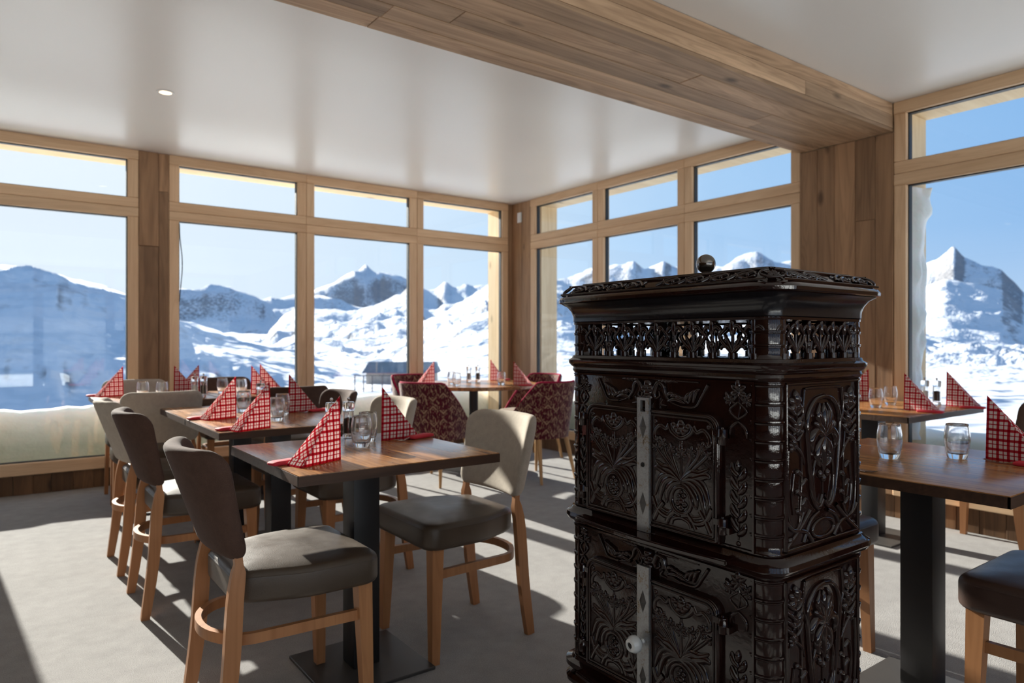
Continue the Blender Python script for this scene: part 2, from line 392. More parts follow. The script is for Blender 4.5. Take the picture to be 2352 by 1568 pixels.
class MB:
    def __init__(s): s.v = []; s.f = []
    def add(s, vs, fs):
        n = len(s.v); s.v += [tuple(q) for q in vs]; s.f += [tuple(i+n for i in f) for f in fs]; return s
    def box(s, x0, x1, y0, y1, z0, z1):
        return s.add([(x0, y0, z0), (x1, y0, z0), (x1, y1, z0), (x0, y1, z0), (x0, y0, z1), (x1, y0, z1), (x1, y1, z1), (x0, y1, z1)],
                     [(0, 3, 2, 1), (4, 5, 6, 7), (0, 1, 5, 4), (1, 2, 6, 5), (2, 3, 7, 6), (3, 0, 4, 7)])
    def sweep(s, path, sec, up=(0, 0, 1), closed=False, caps=True, scales=None):
        """sweep a 2-D section (list of (a, b)) along a 3-D path; a runs sideways, b along 'up'"""
        P_ = [Vector(p) for p in path]; n = len(P_); m = len(sec); rings = []
        for i, p in enumerate(P_):
            a = P_[(i-1) % n] if (closed or i > 0) else P_[i]
            b = P_[(i+1) % n] if (closed or i < n-1) else P_[i]
            t = (b-a).normalized(); u = Vector(up); side = t.cross(u)
            if side.length < 1e-4: side = t.cross(Vector((1, 0, 0)))
            side.normalize(); uu = side.cross(t).normalized()
            k = scales[i] if scales else 1
            ka, kb = k if isinstance(k, tuple) else (k, k)
            rings.append([p + side*a_*ka + uu*b_*kb for a_, b_ in sec])
        base = len(s.v)
        for r_ in rings: s.v += [tuple(q) for q in r_]
        for i in range(n if closed else n-1):
            j = (i+1) % n
            for k in range(m):
                l = (k+1) % m
                s.f.append((base+i*m+k, base+i*m+l, base+j*m+l, base+j*m+k))
        if caps and not closed:
            s.f.append(tuple(base+k for k in range(m))[::-1]); s.f.append(tuple(base+(n-1)*m+k for k in range(m)))
        return s
    def tube(s, path, r, n=8, **kw):
        rr = r if isinstance(r, (list, tuple)) else None
        sec = [(math.cos(2*PI*i/n)*(1 if rr else r), math.sin(2*PI*i/n)*(1 if rr else r)) for i in range(n)]
        return s.sweep(path, sec, scales=rr, **kw)
    def lathe(s, prof, n=24, c=(0, 0, 0), a0=0, a1=2*PI):
        base = len(s.v); full = abs(a1-a0-2*PI) < 1e-6; cols = n if full else n+1
        for i in range(cols):
            a = a0+(a1-a0)*i/n
            for r, z in prof: s.v.append((c[0]+r*math.cos(a), c[1]+r*math.sin(a), c[2]+z))
        m = len(prof)
        for i in range(n):
            j = (i+1) % cols
            for k in range(m-1): s.f.append((base+i*m+k, base+j*m+k, base+j*m+k+1, base+i*m+k+1))
        return s
    def me(s, name, sm=None, merge=True):
        me = mesh(name, s.v, s.f)
        bm = bmesh.new(); bm.from_mesh(me)
        if merge: bmesh.ops.remove_doubles(bm, verts=bm.verts, dist=1e-5)
        bmesh.ops.recalc_face_normals(bm, faces=bm.faces); bm.to_mesh(me); bm.free()
        if sm: smooth(me, sm)
        return me
def box_me(name, x0, x1, y0, y1, z0, z1, bev=0.0, seg=1):
    bm = bmesh.new(); me = MB().box(x0, x1, y0, y1, z0, z1).me(name)
    if bev:
        bm.from_mesh(me); bmesh.ops.bevel(bm, geom=list(bm.edges), offset=bev, segments=seg, affect='EDGES', profile=.6); bm.to_mesh(me)
        if seg > 1: smooth(me, 50)
    bm.free(); return me
def rrect(w, h, r, n=5):
    """rounded rectangle outline; r is one radius or four (from +x+y counter-clockwise)"""
    rs = r if isinstance(r, (list, tuple)) else [r]*4; pts = []
    for (sx, sy, a0), q in zip(((1, 1, 0), (-1, 1, 90), (-1, -1, 180), (1, -1, 270)), rs):
        cx, cy_ = sx*(w/2-q), sy*(h/2-q)
        for i in range(n+1):
            a = R(a0+90*i/n); pts.append((cx+q*math.cos(a), cy_+q*math.sin(a)))
    return pts
def pad(name, outline, t0, t1, r, rings=5, dome=0.0, nr=4, fn=None, sm=60):
    """a cushion: outline in the plane, rounded edge r between levels t0 and t1, dome on the upper face; fn bends it"""
    n = len(outline); cx = sum(p[0] for p in outline)/n; cy_ = sum(p[1] for p in outline)/n
    size = min(max(p[0] for p in outline)-min(p[0] for p in outline), max(p[1] for p in outline)-min(p[1] for p in outline))/2
    V, Fc, levels = [], [], []
    for i in range(rings): k = (i+.15)/rings; levels.append((k*(1-r/size), t0))
    for i in range(nr+1):
        a = PI/2*i/nr; levels.append((1-(r/size)*(1-math.sin(a)), t0+r*(1-math.cos(a))))
    for i in range(nr+1):
        a = PI/2*i/nr; levels.append((1-(r/size)*(1-math.cos(a)), t1-r*(1-math.sin(a))))
    for i in range(rings): k = 1-(i+.85)/rings; levels.append((k*(1-r/size), t1))
    for k, t in levels:
        for x, y in outline:
            tt = t+(dome*(1-min(1, k)**2) if t > (t0+t1)/2 else 0)
            V.append((cx+(x-cx)*k, cy_+(y-cy_)*k, tt))
    for i in range(len(levels)-1):
        for j in range(n):
            l = (j+1) % n; Fc.append((i*n+j, i*n+l, (i+1)*n+l, (i+1)*n+j))
    Fc.append(tuple(range(n))[::-1]); Fc.append(tuple((len(levels)-1)*n+j for j in range(n)))
    if fn: V = [fn(*v) for v in V]
    b = MB(); b.add(V, Fc); return b.me(name, sm)
def crom(pts, n=6, closed=False):
    P_ = [Vector(p) for p in pts]; out = []; m = len(P_)
    for i in range(m if closed else m-1):
        p0 = P_[(i-1) % m] if (closed or i > 0) else P_[i]; p1 = P_[i]; p2 = P_[(i+1) % m]
        p3 = P_[(i+2) % m] if (closed or i < m-2) else p2
        for k in range(n):
            t = k/n; out.append(.5*((2*p1)+(-p0+p2)*t+(2*p0-5*p1+4*p2-p3)*t*t+(-p0+3*p1-3*p2+p3)*t**3))
    if not closed: out.append(P_[-1])
    return out

# ------------------------------------------------------------------ room
XR, YB, ZC = 4.62, 6.24, 2.66
XL, YF = -4.6, -4.2
OUT = .30
struct('floor', box_me('floor', XL-.2, XR+OUT, YF-.2, YB+OUT, -.25, 0), M['carpet'], label='grey carpet floor')
struct('ceiling', box_me('ceiling', XL-.2, XR+OUT, YF-.2, YB+OUT, ZC, ZC+.3), M['ceiling'], label='satin white ceiling')
Z_S0, Z_G0, Z_T0, Z_TM, Z_T1, Z_GT = .146, .235, 2.125, 2.20, 2.277, 2.582
ST = .077
win_n = [0]; trim_n = [0]
def trim(me, mat, label=None, loc=(0, 0, 0)):
    trim_n[0] += 1; return struct('trim_%d' % trim_n[0], me, mat, None, loc, label)
def window(w, loc, rz, label):
    """one bay: rails, stiles, two panes and their gaskets; local x runs along the wall, -y is the room"""
    win_n[0] += 1
    r_ = root('window_%d' % win_n[0], label, None, loc, rz, None, 'structure')
    D0, D1 = -.012, .075
    fx, fz = M['frame_x'], M['frame_z']
    h = w/2
    def rail(nm, z0, z1, dy=0): link(nm, box_me(nm, -h, h, D0+dy, D1, z0, z1, .004), fx, r_)
    rail('top_rail', Z_GT, ZC-.001); rail('transom_rail', Z_TM+.001, Z_T1, .006); rail('transom_rail', Z_T0, Z_TM-.001, .003); rail('bottom_rail', Z_S0, Z_G0, -.01)
    for s in (-1, 1):
        a, b = (-h+.001, -h+ST) if s < 0 else (h-ST, h-.001)
        link('stile', box_me('stile', a, b, D0+.004, D1, Z_G0+.0005, Z_T0-.0005, .004), fz, r_)
        link('stile', box_me('stile', a, b, D0+.004, D1, Z_T1+.0005, Z_GT-.0005, .004), fz, r_)
    for z0, z1 in ((Z_G0, Z_T0), (Z_T1, Z_GT)):
        link('pane', box_me('pane', -h+ST-.01, h-ST+.01, .036, .042, z0-.01, z1+.01), M['pane'], r_)
        g = MB(); a, b = -h+ST, h-ST; q = .007
        g.box(a, a+q, .02, .06, z0, z1); g.box(b-q, b, .02, .06, z0, z1); g.box(a+q, b-q, .02, .06, z0, z0+q); g.box(a+q, b-q, .02, .06, z1-q, z1)
        link('gasket', g.me('gasket', merge=False), M['rubber'], r_)
WB = 1.1467; WR = 1.046
for k in range(3): window(WB, (1.12+WB*(k+.5), YB, 0), 0, 'larch framed window bay on the back wall')
window(WB, (.90-WB/2, YB, 0), 0, 'larch framed window bay at the far left of the back wall')
for k in range(2): window(WB, (-.465-WB*(k+.5), YB, 0), 0, 'larch framed window bay further along the back wall')
for k in range(3): window(WR, (XR, 5.90-WR*(k+.5), 0), -PI/2, 'larch framed window bay on the right wall')
for k in range(2): window(WR, (XR, 2.12-WR*(k+.5), 0), -PI/2, 'larch framed window bay right of the timber pillar')

def planks(parent, mat, axis, spans, z0, z1, plane, thick, normal, name='plank', gap=.0025, splits=None):
    """a run of upright boards on a wall; each its own object"""
    for i, (a, b) in enumerate(spans):
        zs = [z0, z1]
        if splits and i in splits: zs = [z0]+list(splits[i])+[z1]
        for p, q in zip(zs[:-1], zs[1:]):
            t = thick*random.uniform(.75, 1.0); lo, hi = (plane-t, plane) if normal < 0 else (plane, plane+t)
            if axis == 'x': me = box_me(name, a+gap/2, b-gap/2, lo, hi, p+.001, q-.001, .0015)
            else: me = box_me(name, lo, hi, a+gap/2, b-gap/2, p+.001, q-.001, .0015)
            link(name, me, mat, parent)
def spans(a, b, w):
    out = []; x = a
    while x < b-1e-6:
        q = min(b, x+w*random.uniform(.8, 1.25))
        if b-q < w*.45: q = b
        out.append((x, q)); x = q
    return out
wall_back = struct('wall_back', MB().box(XL-.2, XR+OUT, YB+.022, YB+OUT, -1.5, Z_S0).box(.90, 1.12, YB+.022, YB+OUT, Z_S0, ZC).box(-.465, -.245, YB+.022, YB+OUT, Z_S0, ZC)
                   .box(XL-.2, -.465-2*WB, YB+.001, YB+OUT, Z_S0, ZC).box(4.56, XR+OUT, YB+.022, YB+OUT, Z_S0, ZC).me('wall_back', merge=False), M['out_z'], label='back wall with window bays')
planks(wall_back, M['old_wood_z2'], 'x', spans(XL, XR-.02, .12), .0, Z_S0-.001, YB+.022, .024, -1)
planks(wall_back, M['old_wood_z'], 'x', [(.90, 1.045), (1.045, 1.12)], Z_S0+.001, ZC-.001, YB+.022, .034, -1, splits={0: (1.9,), 1: (2.35,)})
planks(wall_back, M['old_wood_z'], 'x', [(-.465, -.33), (-.33, -.245)], Z_S0+.001, ZC-.001, YB+.022, .034, -1)
planks(wall_back, M['old_wood_z'], 'x', [(4.56, XR-.001)], Z_S0+.001, ZC-.001, YB+.022, .022, -1)
wall_right = struct('wall_right', MB().box(XR+.022, XR+OUT, YF-.2, YB+.021, -1.5, Z_S0).box(XR+.022, XR+OUT, 5.90, YB+.021, Z_S0, ZC).box(XR+.022, XR+OUT, 2.12, 2.762, Z_S0, ZC)
                    .box(XR+.001, XR+OUT, YF-.2, 2.12-2*WR, Z_S0, ZC).me('wall_right', merge=False), M['out_z'], label='right wall with window bays and timber pillar')
planks(wall_right, M['old_wood_z2'], 'y', spans(YF, YB, .12), .0, Z_S0-.001, XR+.022, .024, -1)
planks(wall_right, M['old_wood_z'], 'y', spans(YF, 2.12-2*WR, .3), Z_S0+.001, ZC-.001, XR+.001, .02, -1)
planks(wall_back, M['old_wood_z'], 'x', spans(XL, -.465-2*WB, .3), Z_S0+.001, ZC-.001, YB+.001, .02, -1)
planks(wall_right, M['old_wood_z'], 'y', [(5.90, 6.07), (6.07, YB)], Z_S0+.001, ZC-.001, XR+.022, .032, -1)
planks(wall_right, M['old_wood_z'], 'y', [(2.12, 2.232), (2.232, 2.365), (2.365, 2.505), (2.505, 2.63), (2.63, 2.762)], Z_S0+.001, 2.472, XR+.022, .046, -1,
       splits={1: (1.93,), 3: (1.55,)})
WF = 1.25
for k in range(7): window(WF, (XL+.235+WF*(k+.5), YF, 0), PI, 'added larch framed window bay behind the room, brightens the ceiling')  # unseen bays, added to let light from the snow up to the ceiling
struct('wall_left', box_me('wall_left', XL-.2, XL, YF-.2, YB+.02, -1.5, ZC), M['old_wood_z2'], label='timber clad left wall')
struct('wall_front', MB().box(XL+.001, XR+OUT, YF-.2, YF-.022, -1.5, Z_S0).box(XL+.001, XL+.235, YF-.2, YF, Z_S0, ZC).box(XL+.235+7*WF, XR, YF-.2, YF, Z_S0, ZC).me('wall_front', merge=False), M['old_wood_z2'], label='front wall with added window bays behind the room')
# outside: the header over the glass and the jambs between the bays (pale spruce)
trim(box_me('header', XL-.2, XR+OUT+.02, YB+.08, YB+OUT+.02, Z_GT+.012, ZC+.3), M['out_x'], 'pale timber header over the back windows')
trim(box_me('header', XR+.08, XR+OUT+.02, YF-.2, YB+.079, Z_GT+.012, ZC+.3), M['out_x'], 'pale timber header over the right windows')
trim(box_me('corner_jamb', 4.50, 4.559, YB+.08, YB+OUT, Z_S0, Z_GT+.01), M['out_z'], 'pale timber jamb at the outside corner')
trim(box_me('corner_jamb', XR+.08, XR+OUT, 5.82, 5.899, Z_S0, Z_GT+.01), M['out_z'], 'pale timber jamb outside beside the corner')
trim(box_me('pillar_jamb', XR+.08, XR+OUT, 2.055, 2.119, Z_S0, Z_GT+.01), M['out_z'], 'pale timber jamb outside beside the pillar')
# beam with its boards
beam = struct('beam', box_me('beam', XL, XR-.02, 2.14, 2.742, 2.495, ZC-.001), M['old_wood_x'], label='boarded ceiling beam above the stove')
def board_run(parent, rows, make, seed):
    rnd = random.Random(seed)
    for i, (a, b) in enumerate(rows):
        x = XL; first = True
        while x < XR-.02:
            q = x+rnd.uniform(1.6, 3.4)
            if XR-q < .8: q = XR-.012
            link('plank', make(a, b, x+.001, q-.001, rnd.uniform(.82, 1)), M['old_wood_x'], parent); x = q
ys = [2.118, 2.245, 2.39, 2.52, 2.64, 2.764]
board_run(beam, list(zip(ys[:-1], ys[1:])), lambda a, b, x, q, t: box_me('plank', x, q, a+.0022, b-.0022, 2.495-.021*t, 2.4945, .002), 4)
zs = [2.4955, 2.578, ZC-.001]
board_run(beam, list(zip(zs[:-1], zs[1:])), lambda a, b, x, q, t: box_me('plank', x, q, 2.1395-.021*t, 2.1395, a+.0012, b-.0012, .002), 11)
board_run(beam, list(zip(zs[:-1], zs[1:])), lambda a, b, x, q, t: box_me('plank', x, q, 2.7425, 2.7425+.021*t, a+.0012, b-.0012, .002), 12)
# switch plate, downlights
sw = root('wall_switch', 'small white switch plate high on the timber corner post', 'switch', (XR-.0105, 6.085, 2.492))
link('plate', box_me('plate', -.009, 0, -.036, .036, -.055, .055, .003), M['white_plastic'], sw)
link('rocker', box_me('rocker', -.013, -.009, -.018, .018, -.03, .03, .002), M['white_plastic'], sw)
def downlight(x, y, label):
    r_ = root('downlight', label, 'ceiling light', (x, y, ZC))
    link('trim_ring', MB().lathe([(.036, -.001), (.036, -.006), (.05, -.005), (.053, -.0005)], 24).me('trim_ring', 30), M['white_plastic'], r_)
    link('lens', MB().lathe([(.0001, -.003), (.036, -.003)], 20).me('lens'), M['lamp'], r_)
downlight(.822, 4.685, 'small recessed ceiling light glowing above the left tables')
downlight(-1.2, 3.4, 'added unseen recessed ceiling light over the left end of the room')  # second light out of view, added to brighten the room

cord = MB().tube(crom([(1.196, YB-.020, 2.10), (1.200, YB-.022, 1.98), (1.214, YB-.024, 1.84), (1.216, YB-.024, 1.72), (1.204, YB-.022, 1.56), (1.196, YB-.020, 1.46)], 6), .004, 6).me('cord', 60)
tag(link('cord', cord, M['rubber']), 'thin dark cord bowed off the window stile right of the left timber post', 'cord')

# ------------------------------------------------------------------ land outside
def vnoise(x, y, seed):
    xi = np.floor(x).astype(np.int64); yi = np.floor(y).astype(np.int64); xf = x-xi; yf = y-yi
    u = xf*xf*xf*(xf*(xf*6-15)+10); v = yf*yf*yf*(yf*(yf*6-15)+10)
    def h(a, b):
        n = (a*374761393+b*668265263+seed*1274126177) & 0xffffffff
        n = ((n ^ (n >> 13))*1274126177) & 0xffffffff
        return ((n ^ (n >> 16)) & 0xffff)/65535.0*2-1
    return (h(xi, yi)*(1-u)+h(xi+1, yi)*u)*(1-v)+(h(xi, yi+1)*(1-u)+h(xi+1, yi+1)*u)*v
def fbm(x, y, seed, oct=5, ridged=False):
    s = 0; a = 1; f = 1; t = 0
    for i in range(oct):
        n = vnoise(x*f+i*17.3, y*f-i*9.1, seed+i)
        if ridged: n = 1-2*np.abs(n)
        s = s+a*n; t += a; a *= .5; f *= 2.03
    return s/t
def sstep(a, b, x): t = np.clip((x-a)/(b-a), 0, 1); return t*t*(3-2*t)
RIDGES = [  # distance of crest, distance of foot, [(bearing in frame pixels, elevation in frame pixels above the horizon)], noise
    (110, 55, [(-900, 150), (-300, 175), (0, 188), (60, 188), (130, 176), (200, 145), (290, 119), (350, 88), (410, 60), (480, 36), (600, 0), (700, -26), (820, -60), (1000, -110)], .010),
    (2500, 2130, [(-900, 50), (330, 100), (385, 126), (410, 129), (470, 128), (490, 131), (515, 129), (560, 116), (590, 112), (610, 104), (660, 112), (683, 118), (760, 110), (900, 60), (1100, 0)], .008),
    (4300, 3650, [(500, 20), (640, 95), (722, 118), (760, 136), (790, 150), (812, 162), (826, 173), (840, 181), (855, 179), (875, 174), (900, 164), (925, 157), (960, 140), (1020, 100), (1100, 60), (1200, 0)], .010),
    (1500, 500, [(560, -30), (600, -5), (620, 34), (645, 58), (683, 76), (722, 76), (800, 72), (860, 88), (905, 106), (940, 116), (962, 80), (985, 44), (1050, 0), (1200, -20)], .017),
    (3000, 2250, [(880, 70), (940, 132), (975, 132), (1000, 129), (1020, 141), (1040, 130), (1070, 134), (1085, 128), (1115, 130), (1200, 145), (1320, 163), (1360, 172), (1430, 186), (1455, 196), (1480, 178), (1500, 183), (1524, 197), (1545, 179), (1600, 175), (1660, 177), (1700, 199), (1740, 213), (1780, 192), (1820, 196), (1950, 182), (2100, 175), (2125, 180), (2150, 187), (2190, 222), (2215, 196), (2260, 184), (2300, 163), (2352, 118), (2500, 90), (3400, 100)], .013),
    (900, 220, [(900, -20), (940, 12), (965, 44), (1000, 62), (1060, 92), (1117, 126), (1200, 150), (1290, 128), (1350, 96), (1420, 70), (1600, 60), (1800, 70), (1950, 40), (2100, 20), (2300, -10), (3000, -10)], .018),
    (1300, 650, [(1700, 20), (1900, 70), (2000, 90), (2125, 128), (2170, 144), (2240, 134), (2300, 119), (2352, 72), (2450, 40), (3400, 40)], .010),
]
def terrain():
    az = np.concatenate([np.linspace(-180, -44, 35)[:-1], np.linspace(-44, 44, 560)[:-1], np.linspace(44, 180, 35)])
    rr = np.concatenate([np.array([3., 6, 9, 12, 16, 21, 28, 36, 45]), np.geomspace(55, 160, 42), np.geomspace(170, 6500, 190)])
    A, Rr = np.meshgrid(np.radians(az), rr)
    u = 1176+F*np.tan(np.clip(A, -R(62), R(62)))
    c = np.cos(np.clip(A, -R(62), R(62)))      # elevation pixels are measured on the picture plane; true range = depth / cos
    X = Rr*(np.sin(A)*.804+np.cos(A)*.595); Y = Rr*(-np.sin(A)*.595+np.cos(A)*.804)
    base = np.interp(Rr, [3, 12, 25, 60, 120, 300, 800, 2000, 6500], [-.9, -.9, -1.5, -2.75, -6, -16, -30, -32, -10])
    left = sstep(760, 330, u)
    base = base+left*np.interp(Rr, [9, 30, 55, 90, 300], [-.3, -3, -6, -10, 0])
    base = base+fbm(X/40, Y/40, 3)*np.clip(Rr*.006, .06, 3)+fbm(X/9, Y/9, 5)*np.clip(.25*(Rr-10)/20, 0, .25)+fbm(X/260, Y/260, 6)*np.clip(Rr*.012, 0, 10)+fbm(X/210, Y/210, 8, 4)*np.clip((Rr-90)*.03, 0, 16)
    H = base
    for k, (rc, r0, pts, nz) in enumerate(RIDGES):
        up, ep = zip(*pts)
        crest = CH+rc*c*np.interp(u, up, ep)/F
        wob = 1+.05*fbm(X/(rc*.12), Y/(rc*.12), 40+k)
        t = (Rr*wob-r0)/(rc-r0)
        b0 = np.interp(r0, rr, base[:, 300]) if k else -9.0
        up_ = np.clip(t, 0, 1); prof = up_*.8+.2*up_*up_
        h = b0+(crest-b0)*prof
        back = np.where(t > 1, (t-1)*(rc-r0)*.45, 0)
        n = fbm(X/(rc*.07), Y/(rc*.07), 60+k, 6, True)-.38
        h = h-back+n*nz*rc*np.clip(t*3, 0, 1)*(.25+.75*np.clip(1-np.abs(t-.55)*1.8, 0, 1))
        h = np.where(t < 0, -1e4, h)
        H = np.maximum(H, h)
    nr, na = H.shape
    V = np.stack([X, Y, H], -1).reshape(-1, 3)
    i, j = np.meshgrid(np.arange(nr-1), np.arange(na-1), indexing='ij'); a = i*na+j
    Fc = np.stack([a, a+1, a+na+1, a+na], -1).reshape(-1, 4)
    me = bpy.data.meshes.new('terrain'); me.from_pydata(V.tolist(), [], Fc.tolist()); me.update(); smooth(me, 180)
    return me
struct('terrain', terrain(), M['snow_land'], label='snow covered alpine ridges and valley beyond the glass')

def snow_bank(name, along, a0, a1, near, seed, label, top=.55):
    """drift piled against the glass: steep front, rounded top, falling away outside"""
    n, prof = 90, [(0, -.6), (0, .1), (.004, .45), (.02, .75), (.06, .92), (.14, 1.0), (.3, .99), (.6, .88), (1.1, .55), (1.8, .0), (2.8, -1.2)]
    V, Fc = [], []
    for i in range(n+1):
        s = a0+(a1-a0)*i/n
        h = top+.07*float(fbm(np.array(s*.9), np.array(1.), seed, 4))+.03*float(fbm(np.array(s*4.), np.array(3.), seed+9, 3))
        for d, k in prof:
            dd = near+d+(.012*float(fbm(np.array(s*3.), np.array(k*3.), seed+4, 3)) if d < .05 and d > 0 else 0)
            z = h*k if k > 0 else k
            V.append((s, dd, z) if along == 'x' else (dd, s, z))
    m = len(prof)
    for i in range(n):
        for k in range(m-1): Fc.append((i*m+k, (i+1)*m+k, (i+1)*m+k+1, i*m+k+1))
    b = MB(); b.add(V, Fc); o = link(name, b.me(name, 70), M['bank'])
    return tag(o, label, 'snow', None, 'stuff')
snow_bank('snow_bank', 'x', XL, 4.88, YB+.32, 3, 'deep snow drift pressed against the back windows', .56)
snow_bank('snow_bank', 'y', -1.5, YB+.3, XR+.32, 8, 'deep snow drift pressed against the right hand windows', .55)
# snow stuck to the outside jamb beside the pillar
def jamb_snow():
    V, Fc = [], []; n, m = 46, 9
    for i in range(n+1):
        z = .5+1.62*i/n
        w = .11+.10*(i/n)+.05*float(fbm(np.array(z*5.), np.array(.5), 31, 4))
        for j in range(m+1):
            f = j/m; t = math.sin(PI*f)**.6*(.018+.05*max(0, float(fbm(np.array(z*7.), np.array(f*4), 12, 4))+.3))*(1.6 if i > n-6 else 1)
            V.append((XR+.085+w*f, 2.0545-t, z))
    for i in range(n):
        for j in range(m): a = i*(m+1)+j; Fc.append((a, a+1, a+m+2, a+m+1))
    b = MB(); b.add(V, Fc); return b.me('snow_patch', 80)
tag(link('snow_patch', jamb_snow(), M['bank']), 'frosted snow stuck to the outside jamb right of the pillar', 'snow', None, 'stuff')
# stone hut down the slope and the rail before it
def cam_pt(u, v, z):
    zc = F*(CH-z)/(v-784); x = (u-1176)/F*zc
    return Vector((x*.804+zc*.595, -x*.595+zc*.804, z))
hut = root('hut', 'low stone hut with blue grey roof on the snowfield outside', 'hut', tuple(cam_pt(925, 884, -2.7)), -YAW)
st = MB()
st.box(-2.9, 2.9, -1.6, 1.6, -.6, 1.15); link('stone_wall', st.me('stone_wall'), M['stone'], hut)
rf = MB(); rf.add([(-3.2, -1.95, 1.12), (3.2, -1.95, 1.12), (3.2, 1.95, 1.12), (-3.2, 1.95, 1.12), (-3.0, 0, 2.05), (3.0, 0, 2.05)], [(0, 1, 5, 4), (2, 3, 4, 5), (0, 4, 3), (1, 2, 5), (0, 3, 2, 1)])
link('roof', rf.me('roof'), M['slate'], hut)
link('door', box_me('door', -.4, .4, -1.66, -1.6, -.5, 1.0), M['rail'], hut)
rl = root('fence', 'thin dark railing on the snow in front of the stone hut', 'fence', (0, 0, 0))
pts = [cam_pt(u, v, -1.6) for u, v in ((815, 884), (835, 884), (855, 884), (878, 884), (900, 885), (922, 886))]
for p in pts: link('post', box_me('post', -.03, .03, -.03, .03, -.7, .62), M['rail'], rl, tuple(p))
link('rail', MB().tube([p+Vector((0, 0, .6)) for p in pts], .03, 6).me('rail', 40), M['rail'], rl)

# ------------------------------------------------------------------ dining chairs (face local +x)
def bend_back(lean=.34, curv=1.2):
    def fn(y, h, t):        # outline x -> across, outline y -> height, level -> thickness
        return (t+curv*y*y*(.6+2.4*(h+.16))-lean*h-.062, y, h*.96+.688)
    return fn
def chair_meshes():
    d = {}
    so = []
    for x, y in rrect(.42, .45, [.05, .06, .06, .05], 6):
        q = max(0, min(1, (x+.21)/.22)); q = q*q*(3-2*q)
        so.append((x+.028, y*(.735+.265*q)))
    fin = []
    for i in range(len(so)):
        p_, q_ = so[i], so[(i+1) % len(so)]; dd = math.hypot(p_[0]-q_[0], p_[1]-q_[1]); m_ = max(1, int(dd/.04))
        for t_ in range(m_):
            x = p_[0]+(q_[0]-p_[0])*t_/m_; y = p_[1]+(q_[1]-p_[1])*t_/m_
            if m_ > 1 and abs(p_[0]-q_[0]) > .1:
                q = max(0, min(1, (x-.028+.21)/.22)); q = q*q*(3-2*q); y = math.copysign(.225*(.735+.265*q), y)
            fin.append((x, y))
    so = fin
    d['seat'] = pad('seat', so, .398, .488, .020, 5, .014)
    d['seam'] = MB().tube([(x*.985+.0, y*.985, .474) for x, y in so], .003, 5, closed=True).me('seam', 60)
    bo = []
    for x, y in rrect(.45, .33, [.07, .07, .045, .045], 6):
        k = .90+.10*((y+.165)/.33)
        dip = -.016*math.cos(min(1, abs(x)/.225)*PI/2) if y > .1 else (.012*math.cos(min(1, abs(x)/.225)*PI/2) if y < -.1 else 0)
        bo.append((x*k, y+dip))
    # finer outline so that the long edges bend
    fine = []
    for i in range(len(bo)):
        a, b = bo[i], bo[(i+1) % len(bo)]; dd = math.hypot(a[0]-b[0], a[1]-b[1]); m = max(1, int(dd/.03))
        for q in range(m): fine.append((a[0]+(b[0]-a[0])*q/m, a[1]+(b[1]-a[1])*q/m))
    fine = [(x, y-(.016*math.cos(min(1, abs(x)/.225)*PI/2) if (y > .16) else 0)) for x, y in fine]
    d['backrest'] = pad('backrest', fine, -.215, -.163, .021, 8, 0, fn=bend_back())
    for s in (-1, 1):
        d['front%d' % s] = MB().sweep([(.20, s*.195, 0), (.188, s*.183, .42)], [(-.5, -.5), (.5, -.5), (.5, .5), (-.5, .5)], up=(1, 0, 0), scales=[.030, .046]).me('leg')
        d['rear%d' % s] = MB().sweep(crom([(-.228, s*.190, 0), (-.198, s*.188, .22), (-.184, s*.184, .42), (-.172, s*.176, .52), (-.186, s*.168, .60)], 4),
                                     [(-.5, -.5), (.5, -.5), (.5, .5), (-.5, .5)], up=(1, 0, 0), scales=[(.024 if i < 12 else .020, (.032+.012*math.sin(min(1, i/12)*PI)) if i < 12 else .022) for i in range(17)]).me('leg', 35)
    hoop = [(.182, .182), (.08, .176), (-.06, .170), (-.155, .158), (-.215, .085), (-.232, 0), (-.215, -.085), (-.155, -.158), (-.06, -.170), (.08, -.176), (.182, -.182)]
    d['stretcher'] = MB().sweep(crom([(x, y, .305) for x, y in hoop], 4), [(-.009, -.015), (.009, -.015), (.009, .015), (-.009, .015)]).me('stretcher', 35)
    return d
CM = chair_meshes()
chair_protos = {}
def chair(x, y, rz, kind, label, group):
    if kind not in chair_protos:
        fab, lea = {'brown': ('brown_fabric', 'leather'), 'beige': ('beige_fabric', 'leather'), 'dark': ('brown_fabric', 'leather_brown')}[kind]
        r_ = root('dining_chair', label, 'chair', (x, y, 0), rz, group)
        def part(nm, key, mat, shared=True, parent=r_):
            me = CM[key].copy(); return link(nm, me, M[mat], parent)
        s = part('seat', 'seat', lea); part('seam', 'seam', lea, parent=s)
        part('backrest', 'backrest', fab)
        for k in ('front-1', 'front1', 'rear-1', 'rear1'): part('leg', k, 'beech')
        part('stretcher', 'stretcher', 'beech')
        chair_protos[kind] = r_; return r_
    return copy_thing(chair_protos[kind], label, (x, y, 0), rz, group)
gl, gr = 'chairs around the left hand tables', 'chairs around the right hand tables'
chair(.700, 2.15, 0, 'brown', 'nearest brown fabric chair, back to the camera side, at the front left table', gl)
chair(.705, 3.34, 0, 'brown', 'brown fabric chair second from the camera along the left row', gl)
chair(.700, 4.00, 0, 'beige', 'beige fabric chair third along the left row, half behind the second brown chair', gl)
chair(1.425, 2.31, PI, 'beige', 'beige fabric chair with sunlit back at the right of the front left table', gl)
chair(.775, 4.72, PI/2, 'beige', 'beige fabric chair with its whole back to the camera before the left window table', gl)
chair(.83, 5.70, -PI/2, 'beige', 'beige fabric chair against the far left window post, behind two tumblers', gl)
chair(1.46, 5.70, -PI/2, 'brown', 'dark brown fabric chair against the back window behind the left window table', gl)
chair(1.57, 4.72, PI/2, 'brown', 'dark brown chair in front of the left window table, beside the tall napkin', gl)
